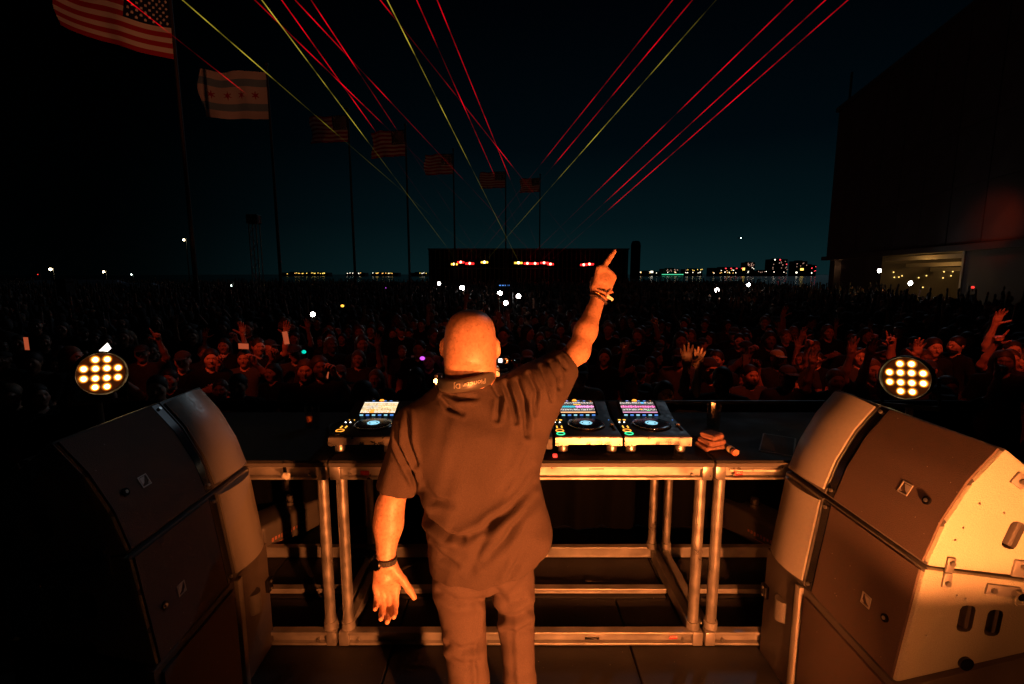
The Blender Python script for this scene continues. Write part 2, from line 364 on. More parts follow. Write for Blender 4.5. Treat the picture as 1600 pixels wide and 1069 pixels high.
def sdf_mesh(prims, h):
    lo = np.min([pbounds(p, 3 * h)[0] for p in prims if not p['neg']], axis=0); hi = np.max([pbounds(p, 3 * h)[1] for p in prims if not p['neg']], axis=0)
    n = np.ceil((hi - lo) / h).astype(int) + 1
    D = np.full(n, 0.2, np.float32)
    ax = [(lo[i] + h * np.arange(n[i])).astype(np.float32) for i in range(3)]
    for p in prims:
        l, u = pbounds(p, p['k'] + 3 * h)
        i0 = np.clip(((l - lo) / h).astype(int), 0, n); i1 = np.clip(((u - lo) / h).astype(int) + 2, 0, n)
        if (i1 <= i0).any(): continue
        sl = tuple(slice(a, b) for a, b in zip(i0, i1))
        X = ax[0][sl[0]][:, None, None]; Y = ax[1][sl[1]][None, :, None]; Z = ax[2][sl[2]][None, None, :]
        d = pdist(p, X, Y, Z).astype(np.float32); k = p['k']; A = D[sl]
        if p['neg']:
            d = -d; hh = np.maximum(k - np.abs(A - d), 0) / k; D[sl] = np.maximum(A, d) + hh * hh * k * 0.25
        else:
            hh = np.maximum(k - np.abs(A - d), 0) / k; D[sl] = np.minimum(A, d) - hh * hh * k * 0.25
    ins = D < 0
    c = [ins[i:n[0] - 1 + i, j:n[1] - 1 + j, l:n[2] - 1 + l] for i in (0, 1) for j in (0, 1) for l in (0, 1)]
    cnt = sum(x.astype(np.int8) for x in c); act = (cnt > 0) & (cnt < 8)
    idx = np.full(act.shape, -1, np.int64); I, J, K = np.nonzero(act); idx[I, J, K] = np.arange(len(I))
    cd = {(i, j, l): D[I + i, J + j, K + l] for i in (0, 1) for j in (0, 1) for l in (0, 1)}
    acc = np.zeros((len(I), 3)); w = np.zeros(len(I))
    cs = list(cd.keys())
    for a in cs:
        for axn in range(3):
            if a[axn] == 1: continue
            b = list(a); b[axn] = 1; b = tuple(b)
            da, db = cd[a], cd[b]; cr = (da < 0) != (db < 0)
            t = np.where(cr, da / np.where(cr, da - db, 1), 0)
            pt = np.array(a, float)[None, :].repeat(len(I), 0); pt[:, axn] += t
            acc += pt * cr[:, None]; w += cr
    V = acc / w[:, None]; V = lo + (V + np.stack([I, J, K], 1)) * h
    F = []
    for axn in range(3):
        o1, o2 = [(1, 2), (2, 0), (0, 1)][axn]
        s0 = [slice(0, n[i] - 1) for i in range(3)]; s1 = list(s0); s1[axn] = slice(1, n[axn])
        # edges from (i,j,k) along axn, need i>=1 on the other axes
        A = ins[tuple(slice(0, n[i] - 1) for i in range(3))]
        sh = [slice(0, n[i] - 1) for i in range(3)]; sh[axn] = slice(1, n[axn])
        Bm = ins[tuple(sh)]
        cr = A != Bm
        e = np.stack(np.nonzero(cr), 1); e = e[(e[:, o1] > 0) & (e[:, o2] > 0)]
        def g(d1, d2):
            q = e.copy(); q[:, o1] -= d1; q[:, o2] -= d2; return idx[q[:, 0], q[:, 1], q[:, 2]]
        f = np.stack([g(1, 1), g(0, 1), g(0, 0), g(1, 0)], 1)
        flip = ~A[e[:, 0], e[:, 1], e[:, 2]]
        f[flip] = f[flip][:, ::-1]
        F.append(f)
    F = np.concatenate(F); F = F[(F >= 0).all(1)]
    best = np.full(len(V), 9.0); mi = np.zeros(len(V), int)
    for p in prims:
        if p['neg']: continue
        d = pdist(p, V[:, 0], V[:, 1], V[:, 2]); b = d < best; best[b] = d[b]; mi[b] = p['m']
    return V, F, mi
def join_vfm(parts):
    V, F, Mi, o = [], [], [], 0
    for v, f, m in parts:
        V.append(v); F.append(f + o); Mi.append(m); o += len(v)
    return np.concatenate(V), np.concatenate(F), np.concatenate(Mi)
def np_mesh(name, V, F, fm=None, smooth=True):
    me = bpy.data.meshes.new(name); k = F.shape[1]
    me.vertices.add(len(V)); me.vertices.foreach_set('co', V.astype(np.float32).ravel())
    me.loops.add(F.size); me.loops.foreach_set('vertex_index', F.astype(np.int32).ravel())
    me.polygons.add(len(F)); me.polygons.foreach_set('loop_start', np.arange(0, F.size, k, dtype=np.int32))
    me.polygons.foreach_set('loop_total', np.full(len(F), k, np.int32))
    if fm is not None: me.polygons.foreach_set('material_index', fm.astype(np.int32))
    me.polygons.foreach_set('use_smooth', np.full(len(F), smooth))
    me.update(calc_edges=True); me.validate()
    return me
def vnormals(V, F):
    n = np.cross(V[F[:, 2]] - V[F[:, 0]], V[F[:, 3]] - V[F[:, 1]]); N = np.zeros_like(V)
    for i in range(4): np.add.at(N, F[:, i], n)
    return N / np.maximum(np.linalg.norm(N, axis=1, keepdims=True), 1e-12)
def nrm(v): v = np.array(v, float); return v / np.linalg.norm(v)
def hand_prims(w, d, n, side, curl, splay=0.10, thumb=(0.55, 0.75, 0.25, 0.2), s=1.0, m=0):
    """wrist point, hand direction, palm normal, side = +1/-1 (thumb side), curl per finger index..little"""
    w = np.array(w, float); d = nrm(d); n = nrm(np.array(n, float) - d * np.dot(n, d)); sd = np.cross(d, n) * side
    pr = []
    off = (0.029, 0.010, -0.010, -0.028); L = (0.090, 0.094, 0.089, 0.080)
    seg = ((0.043, 0.026, 0.020), (0.047, 0.030, 0.021), (0.044, 0.028, 0.020), (0.034, 0.021, 0.018))
    rad = (0.0102, 0.0104, 0.0098, 0.0086)
    for i in range(4):
        k = w + (d * L[i] + sd * off[i]) * s
        pr.append(cap(w + (d * 0.008 + sd * off[i] * 0.6) * s, k, 0.0155 * s, 0.0135 * s, 0.018 * s, m))
        a = 0.0; p = k; dd = nrm(d + sd * splay * (1.5 - i))
        for j in range(3):
            a += curl[i] * (1.25, 1.55, 0.9)[j]
            q = p + (dd * math.cos(a) + n * math.sin(a)) * seg[i][j] * s
            pr.append(cap(p, q, rad[i] * (1.05, 0.97, 0.88)[j] * s, rad[i] * (0.97, 0.88, 0.74)[j] * s, 0.006 * s, m)); p = q
    pr.append(ell(w + (d * 0.05 + n * 0.004) * s, np.array((0.036, 0.042, 0.036)) * 0.6 * s, 0.02 * s, m))
    t1, t2, t3, tb = thumb
    p = w + (d * 0.022 + sd * 0.022 + n * 0.006) * s
    td = nrm(d * t1 + sd * t2 + n * t3)
    for j, (l, r0, r1) in enumerate(((0.046, 0.0165, 0.0125), (0.034, 0.0122, 0.0108), (0.027, 0.0106, 0.0084))):
        q = p + td * l * s; pr.append(cap(p, q, r0 * s, r1 * s, 0.012 * s if j == 0 else 0.006 * s, m)); p = q
        td = nrm(td + d * tb + n * tb * 0.5)
    return pr

# ================================================================== THE SETTING
GZ = -0.75                                             # crowd ground, the stage floor is z = 0
def quad(name, x0, x1, y0, y1, z, m, **kw):
    me = bpy.data.meshes.new(name); me.from_pydata([(x0, y0, z), (x1, y0, z), (x1, y1, z), (x0, y1, z)], [], [(0, 1, 2, 3)])
    return link_mesh(name, me, m, **kw)
quad('ground', -1500, 1500, -60, 3000, GZ, 'ground', kind='structure', label='dark trampled ground the crowd stands on')
quad('water', -1500, 1500, 90, 1400, GZ + 0.02, 'water', kind='structure', label='black lake water between the crowd and the far shore lights')

def stage():
    s = B().box((0, 0.35, -0.40), (9.0, 6.5, 0.68)).done('stage_floor', 'steel_dark', kind='structure', label='black painted stage floor the booth stands on')
    pm = None
    for i in range(-3, 4):
        for j in range(6):
            c = (i * 1.22 + (0.31 if j % 2 else 0), -2.35 + j * 1.06 + 0.20, -0.03)
            if pm is None:
                o = B().box((0, 0, 0), (1.212, 1.052, 0.06), bev=0.004, seg=1).done('floor_panel', 'floor', s, loc=c); pm = o
            else: o = dup(pm, s, c)
stage()

# ---------------------------------------------------------------- scaffold deck tables
TZ = 0.985                                             # underside of the black top
YF, YB = 2.27, 3.05
def u_rail(b, p0, p1, z, h, out):
    """channel rail: recessed web between a top and a bottom lip; out = horizontal outward normal"""
    p0, p1, out = Vector(p0), Vector(p1), Vector(out)
    mid = (p0 + p1) / 2; L = (p1 - p0).length; q = (p1 - p0).to_track_quat('X', 'Z').to_matrix()
    b.box(mid + Vector((0, 0, z + h / 2)) - out * 0.012, (L, 0.020, h - 0.02), q)
    b.box(mid + Vector((0, 0, z + h - 0.009)), (L, 0.046, 0.018), q, 0.003)
    b.box(mid + Vector((0, 0, z + 0.006)), (L, 0.046, 0.012), q, 0.002)
    return b
def deck_table(x0, x1, label, stickers, tapes=False, inner=0):
    t = empty('deck_table', ((x0 + x1) / 2, YF, 0), label=label, cat='table', group='aluminium deck tables of the booth')
    ox, oy = (x0 + x1) / 2, YF
    def pt(x, y): return (x - ox, y - oy, 0)
    B().box((0, (YB - YF) / 2, TZ + 0.009), (x1 - x0 - 0.006, YB - YF + 0.05, 0.018), bev=0.003).done('deck_top', 'deck', t)
    B().box((0, -0.027, TZ - 0.004), (x1 - x0 - 0.008, 0.008, 0.020)).done('edge_strip', 'spk_edge', t)
    for z, h, nm in ((TZ - 0.082, 0.074, 'rail'), (0.006, 0.072, 'bottom_rail')):
        for a, c, n in ((pt(x0 + 0.055, YF), pt(x1 - 0.055, YF), (0, -1, 0)), (pt(x0 + 0.055, YB), pt(x1 - 0.055, YB), (0, 1, 0)),
                        (pt(x0 + 0.03, YF + 0.05), pt(x0 + 0.03, YB - 0.05), (-1, 0, 0)), (pt(x1 - 0.03, YF + 0.05), pt(x1 - 0.03, YB - 0.05), (1, 0, 0))):
            u_rail(B(), a, c, z, h, n).done(nm, 'alu' if nm == 'rail' else 'alu_dull', t)
        for x in (x0 + 0.03, x1 - 0.03):
            for y in (YF, YB):
                bm_ = B().box((x - ox, y - oy, z + h / 2), (0.052, 0.054, h + 0.004), bev=0.006)
                bl = bm_.done('corner_block', 'alu', t, smooth='auto')
            for k in (0.022, 0.052):
                xx = x + (0.07 if x < ox else -0.07)
                B().cyl((xx - ox, -0.004, z + k), (xx - ox, -0.016, z + k), 0.0075, n=6).done('bolt', 'bolt', t)
    for x in (x0 + 0.045, x1 - 0.045):
        for y in (YF + 0.02, YB - 0.02):
            B().cyl((x - ox, y - oy, 0.076), (x - ox, y - oy, TZ - 0.08), 0.027, n=24).done('leg', 'alu', t, smooth='auto')
            B().cyl((x - ox, y - oy, 0.078), (x - ox, y - oy, 0.118), 0.034, n=20).done('leg_clamp', 'alu_dull', t, smooth='auto')
    u_rail(B(), pt(x0 + 0.06, (YF + YB) / 2 + 0.02), pt(x1 - 0.06, (YF + YB) / 2 + 0.02), 0.004, 0.03, (0, -1, 0)).done('cross_rail', 'alu_dull', t)
    if x1 - x0 > 1.7:      # latch slots in the long rails
        for z, xx in ((TZ - 0.030, 0.37), (0.030, 0.37)):
            sl = B().box((xx, -0.0035, z), (0.075, 0.006, 0.012), bev=0.004).done('latch_slot', 'blackgloss', t)
            B().box((xx + 0.008, -0.0085, z), (0.03, 0.005, 0.006), bev=0.002).done('latch_pin', 'chrome', sl)
    for xx, z, txt in stickers:
        s = B().box((xx - ox, -0.0045, z), (0.042, 0.004, 0.022)).done('sticker', 'redsticker', t)
        if txt:
            cu = bpy.data.curves.new('lettering', 'FONT'); cu.body = txt; cu.size = 0.014; cu.align_x = 'CENTER'; cu.align_y = 'CENTER'; cu.extrude = 0.0004
            o = bpy.data.objects.new('tmp_text', cu); COL.objects.link(o)
            me = bpy.data.meshes.new_from_object(o.evaluated_get(bpy.context.evaluated_depsgraph_get())); bpy.data.objects.remove(o)
            link_mesh('lettering', me, 'white', s, loc=(xx - ox, -0.0072, z), rot=(math.pi / 2, 0, 0))
    if tapes:
        for (xa, xb, z) in ((0.10, 0.16, TZ - 0.022), (0.165, 0.25, TZ - 0.020), (0.02, 0.13, TZ - 0.042), (0.14, 0.27, TZ - 0.043)):
            B().box(((xa + xb) / 2 + x0 + 0.06 - ox, -0.0042, z), (xb - xa, 0.003, 0.010), (0, 0.02, 0)).done('tape_strip', 'tape', t)
    return t
XL, XR = -0.895, 0.985
deck_table(XL, XR, 'wide middle aluminium deck table carrying the players, behind the pointing man', ((XL + 0.17, TZ - 0.055, None), (XR - 0.15, 0.040, 'INOVE')))
deck_table(XR + 0.004, XR + 1.50, 'right aluminium deck table with white tape strips, towel and microphone on it', ((XR + 0.13, TZ - 0.055, 'INOVE'),), True)
deck_table(XL - 1.50, XL - 0.004, 'left aluminium deck table in shadow, partly behind the dark loudspeakers', ())
TT = TZ + 0.019                                        # table top surface

def cable(name, pts, r, label, m='cable'):
    # smooth the polyline
    V = [Vector(p) for p in pts]; out = []
    for i in range(len(V) - 1):
        p0, p1, p2, p3 = V[max(i - 1, 0)], V[i], V[i + 1], V[min(i + 2, len(V) - 1)]
        for k in range(8):
            t = k / 8
            out.append(0.5 * ((2 * p1) + (p2 - p0) * t + (2 * p0 - 5 * p1 + 4 * p2 - p3) * t * t + (3 * p1 - p0 - 3 * p2 + p3) * t ** 3))
    out.append(V[-1])
    return B().tube(out, r, 8).done(name, m, smooth=True, label=label, cat='cable')
cable('cable', [PZ(915, 908, 0.02), PZ(960, 912, 0.012), PZ(1010, 922, 0.012), PZ(1060, 925, 0.012), PZ(1110, 940, 0.012)], 0.007, 'thin cable lying on the floor under the middle deck table')
cable('cable', [(-0.98, 2.9, 0.012), (-0.80, 2.75, 0.012), (-0.70, 2.9, 0.012), (-0.55, 3.0, 0.012)], 0.008, 'dark cable curled on the floor behind the left table legs')

def drape():
    vs, fs = [], []; n = 260
    for i in range(n + 1):
        x = -3.3 + 6.6 * i / n; y = 3.42 + 0.03 * math.sin(x * 21) + 0.015 * math.sin(x * 47 + 1)
        vs += [(x, y, 0.003), (x, y + 0.01 * math.sin(x * 13), 0.97)]
    for i in range(n): fs.append((2 * i, 2 * i + 2, 2 * i + 3, 2 * i + 1))
    me = bpy.data.meshes.new('drape'); me.from_pydata(vs, [], fs); me.shade_smooth()
    e = empty('stage_drape', (0, 0, 0), label='black cloth drape hung along the stage front behind the deck tables', cat='drape')
    o = link_mesh('cloth', me, 'drape', e); o.modifiers.new('thick', 'SOLIDIFY').thickness = 0.004
    B().cyl((-3.3, 3.42, 0.975), (3.3, 3.42, 0.975), 0.016, n=12).done('top_bar', 'steel_dark', e)
    for x in (-3.2, -1.1, 1.1, 3.2): B().cyl((x, 3.44, 0), (x, 3.44, 0.96), 0.014, n=10).done('upright', 'steel_dark', e)
drape()
# ---------------------------------------------------------------- loudspeaker stacks
def apply_boolean(o, cutter):
    md = o.modifiers.new('cut', 'BOOLEAN'); md.object = cutter; md.operation = 'DIFFERENCE'; md.solver = 'EXACT'
    me = bpy.data.meshes.new_from_object(o.evaluated_get(bpy.context.evaluated_depsgraph_get()))
    o.modifiers.clear(); o.data = me; bpy.data.objects.remove(cutter)
def lerp2(a, b, t): return (a[0] + (b[0] - a[0]) * t, a[1] + (b[1] - a[1]) * t)
def speaker_stack(sx, X0, yn, yf, rz, words):
    """sx = +1 right of the performer, -1 left. Cabinet profile in (a, z): a = distance away from the performer."""
    L = yf - yn
    org = Vector((X0, yn, 0)); rm = Matrix.Rotation(rz, 3, 'Z')
    def G(a, z, y): return org + rm @ Vector((sx * a, y, z))
    grp = 'curved monitor loudspeakers either side of the booth'
    F0, F1, F2 = (0.0, 0.575), (0.050, 0.982), (0.250, 1.378)                       # front profile
    lower = [F0, (0.016, 0.71), (0.034, 0.85), F1, (0.47, 0.925), (0.47, 0.70)]
    upper = [(0.052, 0.988), (0.094, 1.13), (0.162, 1.265), F2, (0.60, 1.10), (0.52, 0.932)]
    for which, prof in (('lower', lower), ('upper', upper)):
        e = empty('loudspeaker_cabinet', G(prof[0][0], prof[0][1], L / 2), label=words[which], cat='loudspeaker', group=grp)
        inv = -Vector(e.location)
        def H(a, z, y): return G(a, z, y) + inv
        body = B().prism(prof, L, lambda a, b, t: H(a, b, t), 0.014).done('cabinet', 'spk_paint', e, smooth='auto')
        # curved front surface: point and outward normal at parameter s (0 bottom .. 1 top)
        fr = prof[:4]
        def front(s, off):
            s = min(max(s, 0), 1) * 3; i = min(int(s), 2); a = lerp2(fr[i], fr[i + 1], s - i)
            i0, i1 = max(i - (1 if s - i < 0.5 else 0), 0), min(i + (2 if s - i >= 0.5 else 1), 3)
            d = (fr[i1][0] - fr[i0][0], fr[i1][1] - fr[i0][1]); l = math.hypot(*d)
            return (a[0] - d[1] / l * off, a[1] + d[0] / l * off)
        def sheet(name, m, y0, y1, s0, s1, thick, bulge=0.0, ny=8, ns=14, par=e):
            vs, fs = [], []
            for i in range(ns + 1):
                s = s0 + (s1 - s0) * (0 if i == 0 else 1 if i == ns else 0.008 + 0.984 * (i - 1) / (ns - 2))
                for j in range(ny + 1):
                    t = 0 if j == 0 else 1 if j == ny else 0.008 + 0.984 * (j - 1) / (ny - 2); o = thick + bulge * (1 - (2 * t - 1) ** 2)
                    edge = min(i, ns - i) == 0 or min(j, ny - j) == 0
                    a, z = front(s, -0.004 if edge else o); vs.append(H(a, z, y0 + (y1 - y0) * t))
            for i in range(ns):
                for j in range(ny):
                    q = i * (ny + 1) + j; fs.append((q, q + 1, q + ny + 2, q + ny + 1))
            me = bpy.data.meshes.new(name); me.from_pydata([tuple(v) for v in vs], [], fs); me.shade_smooth()
            bb = bmesh.new(); bb.from_mesh(me); bmesh.ops.recalc_face_normals(bb, faces=bb.faces)
            c0 = bb.faces[:] and sum((f.normal.x for f in bb.faces)) * sx
            if c0 > 0: bmesh.ops.reverse_faces(bb, faces=bb.faces)
            bb.to_mesh(me); bb.free()
            me.set_sharp_from_angle(angle=R(40))
            return link_mesh(name, me, m, par)
        yh = L - 0.285
        gr = sheet('grille', 'grille', 0.012, yh - 0.052, 0.022, 0.978, 0.006)
        hf = sheet('horn_panel', 'hf', yh + 0.012, L - 0.022, 0.045, 0.955, 0.010, 0.030, 14)
        sheet('horn_frame', 'spk_edge', yh, L - 0.010, 0.012, 0.988, 0.004)
        sheet('channel_strip', 'blackgloss', yh - 0.046, yh - 0.006, 0.02, 0.98, 0.003)
        def stud(y, s, r, nm, m, par, off=0.012):
            a, z = front(s, off); a2, z2 = front(s, off - 0.008)
            return B().cyl(H(a2, z2, y), H(a, z, y), r, n=14).done(nm, m, par, smooth='auto')
        for s in (0.08, 0.92):
            stud(yh - 0.026, s, 0.007, 'screw', 'bolt', e)
            stud(L - 0.05, s, 0.006, 'screw', 'black', e, 0.02)
        st = stud(0.085, 0.42, 0.014, 'port_plug', 'blackgloss', e)
        stud(0.085, 0.42, 0.006, 'plug_core', 'bolt', st, 0.015)
        # emblem: square outline holding a wedge
        def em(poly, nm, par):
            c = front(0.42, 0); dn = front(0.45, 0); d = ((dn[0] - c[0]), (dn[1] - c[1])); l = math.hypot(*d); d = (d[0] / l, d[1] / l)
            n = (-d[1], d[0])
            def f(p, q, t):
                o = 0.0045 + t
                return H(c[0] + d[0] * q + n[0] * o, c[1] + d[1] * q + n[1] * o, 0.175 + p * 1.0)
            return B().prism(poly, 0.004, f).done(nm, 'emblem', par)
        w = 0.021
        fr_ = None
        for poly in ([(-w, -w), (w, -w), (w, -w + .004), (-w, -w + .004)], [(-w, w - .004), (w, w - .004), (w, w), (-w, w)],
                     [(-w, -w + .004), (-w + .004, -w + .004), (-w + .004, w - .004), (-w, w - .004)], [(w - .004, -w + .004), (w, -w + .004), (w, w - .004), (w - .004, w - .004)]):
            o = em(poly, 'emblem' if fr_ is None else 'emblem_bar', e if fr_ is None else fr_); fr_ = fr_ or o
        em([(w - .006, -w + .006), (w - .006, -w + .014), (w - .014, -w + .006)], 'emblem_mark', fr_)
        em([(-w + .006, w - .006), (-w + .006, -w + .010), (-w + .016, -w + .016), (w - .012, w - .006)], 'emblem_mark', fr_)
        # near end: recessed hand grips, rigging plates, screws
        cut = B()
        grips = ((0.20, 0.81), (0.29, 0.795)) if which == 'lower' else ((0.31, 1.095),)
        for a, z in grips:
            cut.box(H(a, z, 0.0), (0.050, 0.09, 0.092), Matrix.Rotation(rz, 3, 'Z') @ Matrix.Rotation(sx * (0.30 if which == 'upper' else 0.06), 3, 'Y'), 0.016)
        co = cut.done('cutter', 'black', e)
        apply_boolean(body, co)
        body.data.shade_smooth(); body.data.set_sharp_from_angle(angle=R(30))
        while len(body.data.materials) < 2: body.data.materials.append(M['spk_edge'])
        body.data.materials[0] = M['spk_paint']; body.data.materials[1] = M['spk_edge']
        for f in body.data.polygons: f.material_index = 0 if abs(f.normal.y) > 0.35 and f.center.y < -L / 2 + 0.03 else 1
        for a, z in grips:
            g = B().box(H(a + 0.014, z, 0.022), (0.016, 0.030, 0.086), Matrix.Rotation(sx * (0.30 if which == 'upper' else 0.06), 3, 'Y'), 0.006).done('hand_grip', 'spk_edge', e, smooth='auto')
        def plate(a, z, w_, h_, ang, nm='rigging_plate', holes=((0, 0),)):
            rr = Matrix.Rotation(rz, 3, 'Z') @ Matrix.Rotation(sx * ang, 3, 'Y')
            pl = B().box(H(a, z, -0.004), (w_, 0.008, h_), rr, 0.003).done(nm, 'alu_dull', e, smooth='auto')
            for dx, dz in holes:
                c = H(a, z, 0) + rr @ Vector((sx * dx, 0, dz))
                B().cyl(c + Vector((0, -0.006, 0)), c + Vector((0, -0.015, 0)), 0.008, n=14).done('bolt', 'bolt', pl, smooth='auto')
        if which == 'lower':
            plate(0.118, 0.946, 0.026, 0.05, 0.10, holes=((0, -0.008),))
            plate(0.30, 0.910, 0.11, 0.036, 0.13, holes=((-0.035, 0.0), (0.035, -0.004)))
            hk = B().cyl(H(0.335, 0.905, -0.004), H(0.335, 0.905, -0.03), 0.013, n=16).done('locking_pin', 'chrome', e, smooth='auto')
            B().torus(H(0.335, 0.893, -0.026), 0.016, 0.003, (0, 1, 0), 20, 6).done('pin_ring', 'bolt', hk, smooth=True)
            B().cyl(H(0.215, 0.655, 0.006), H(0.215, 0.655, -0.010), 0.022, n=20).done('cable_socket', 'blackgloss', e, smooth='auto')
        else:
            plate(0.122, 0.998, 0.026, 0.05, 0.10, holes=((0, 0.008),))
            plate(0.300, 1.275, 0.045, 0.04, 0.60)
            plate(0.345, 0.985, 0.05, 0.055, 0.13, holes=((0, 0.01),))
        for a, z in (((0.19, 1.20), (0.15, 1.12), (0.13, 1.08), (0.27, 1.17), (0.40, 1.0)) if which == 'upper' else ((0.16, 0.89), (0.19, 0.88), (0.08, 0.75), (0.36, 0.86))):
            B().cyl(H(a, z, 0.002), H(a, z, -0.003), 0.0035, n=8).done('screw', 'bolt', e)
    # base cabinet under the pair
    e = empty('bass_cabinet', G(0.02, 0, L / 2), label=words['base'], cat='loudspeaker', group='base cabinets under the monitor loudspeakers')
    inv = -Vector(e.location)
    def H(a, z, y): return G(a, z, y) + inv
    prof = [(0.012, 0.0), (0.012, 0.558), (0.06, 0.572), (0.47, 0.690), (0.50, 0.0)]
    B().prism(prof, L + 0.04, lambda a, b, t: H(a, b, t), 0.006).done('cabinet', 'ply', e, smooth='auto')
    ysp = L - 0.235
    B().box(H(0.006, 0.275, (0.03 + ysp - 0.05) / 2), (0.014, ysp - 0.08, 0.515), rm, 0.004).done('grille', 'grille', e, smooth='auto')
    B().box(H(0.004, 0.279, ysp - 0.012), (0.022, 0.036, 0.553), rm, 0.004).done('front_post', 'hf', e, smooth='auto')
    B().cyl(H(0.016, 0.30, ysp + 0.115), H(0.016, 0.40, ysp + 0.115), 0.035, n=24).done('port_tube', 'spk_edge', e, smooth='auto')
    lt = B().box(H(0.003, 0.345, L + 0.015), (0.022, 0.045, 0.065), rm, 0.004).done('latch', 'blackgloss', e)
    for dz in (-0.02, 0.02):
        B().cyl(H(-0.006, 0.345 + dz, L + 0.015), H(-0.012, 0.345 + dz, L + 0.015), 0.006, n=10).done('bolt', 'bolt', lt)
speaker_stack(1, 1.250, 1.405, 2.185, 0.0, dict(lower='lower amber-lit curved loudspeaker at right, with two hand grips in its end',
              upper='upper tilted-back loudspeaker of the amber-lit right stack, under the round light', base='base cabinet with handle latch under the amber-lit right loudspeakers'))
speaker_stack(-1, -1.205, 1.47, 2.235, R(1.5), dict(lower='lower loudspeaker of the dark left stack, its horn panel catching light',
              upper='upper tilted-back loudspeaker of the dark left stack', base='base cabinet under the dark left loudspeakers'))

# unseen case-shaped blocker added by the camera (throws the level shadow on the right-hand loudspeaker)
def shadow_blocker():
    e = empty('road_case', (1.28, 0.30, 0), label='black road case with metal edges standing behind the right loudspeakers', cat='case')
    B().box((0, 0, 0.4625), (0.70, 0.12, 0.745), bev=0.012).done('shell', 'deck', e)
    for sx in (-1, 1):
        for sy in (-1, 1):
            B().box((sx * 0.346, sy * 0.056, 0.4625), (0.02, 0.02, 0.74), bev=0.003).done('edge_strip', 'alu_dull', e)
            B().cyl((sx * 0.28 - 0.02, sy * 0.04, 0.045), (sx * 0.28 + 0.02, sy * 0.04, 0.045), 0.045, n=16).done('castor', 'black', e)
shadow_blocker()

# ================================================================== BOOTH EQUIPMENT
def screen_mesh(name, w, h, variant, nx=56, ny=22):
    """grid of pixels with a colour each (flat print of a display)"""
    rg = random.Random(variant * 11 + 3)
    V = [(-w / 2 + w * i / nx, -h / 2 + h * j / ny, 0) for j in range(ny + 1) for i in range(nx + 1)]
    F = [(j * (nx + 1) + i, j * (nx + 1) + i + 1, (j + 1) * (nx + 1) + i + 1, (j + 1) * (nx + 1) + i) for j in range(ny) for i in range(nx)]
    me = bpy.data.meshes.new(name); me.from_pydata(V, [], F)
    at = me.color_attributes.new('Col', 'FLOAT_COLOR', 'CORNER'); cols = []
    amp = [0.35 + 0.65 * abs(math.sin(i * 0.9 + variant)) * rg.random() for i in range(nx)]
    for j in range(ny):
        for i in range(nx):
            r = j / ny
            if variant == 0:     # pale amber library page
                c = (0.75, 0.52, 0.25) if (j // 2) % 2 else (0.95, 0.72, 0.42)
                if rg.random() < 0.28: c = (0.25, 0.15, 0.06)
                if i < 26 and 8 < j < 15 and rg.random() < 0.5: c = (0.45, 0.42, 0.36)
                if i > 28 and 10 < j < 12: c = (0.9, 0.8, 0.35)
                if j < 3: c = (0.8, 0.45, 0.2) if rg.random() < 0.6 else (0.8, 0.8, 0.75)
                if j < 7 and 14 < i < 22: c = (0.95, 0.35, 0.05)
                if j > 19: c = (0.85, 0.8, 0.7)
            else:
                c = (0.055, 0.05, 0.05)
                if 0.40 < r < 0.68:
                    d = abs(r - 0.54) / 0.15
                    if d < amp[i]:
                        if variant == 1: c = (0.05, 0.42, 0.50) if i < nx * 0.45 else (0.95, 0.32, 0.72)
                        else: c = (0.75, 0.10, 0.38) if i % 4 else (0.85, 0.4, 0.6)
                elif 0.70 < r < 0.80 and 0.4 < i / nx < 0.62 and variant == 1: c = (0.9, 0.42, 0.05)
                elif r > 0.84: c = (0.55, 0.55, 0.52) if rg.random() < 0.45 else (0.10, 0.10, 0.10)
                elif 0.2 < r < 0.34: c = (0.6, 0.55, 0.5) if rg.random() < 0.5 else (0.06, 0.05, 0.05)
                elif r < 0.08: c = (0.9, 0.45, 0.2) if variant == 1 else (0.6, 0.25, 0.4)
                if variant == 2 and 0.5 < i / nx < 0.6 and 0.24 < r < 0.32: c = (0.95, 0.4, 0.03)
                if variant == 2 and 0.62 < i / nx < 0.7 and r > 0.86: c = (0.1, 0.5, 0.95)
                if variant == 2 and 0.7 < i / nx < 0.8 and 0.15 < r < 0.22: c = (0.15, 0.8, 0.2)
            cols += [*c, 1.0] * 4
    at.data.foreach_set('color', cols)
    return me
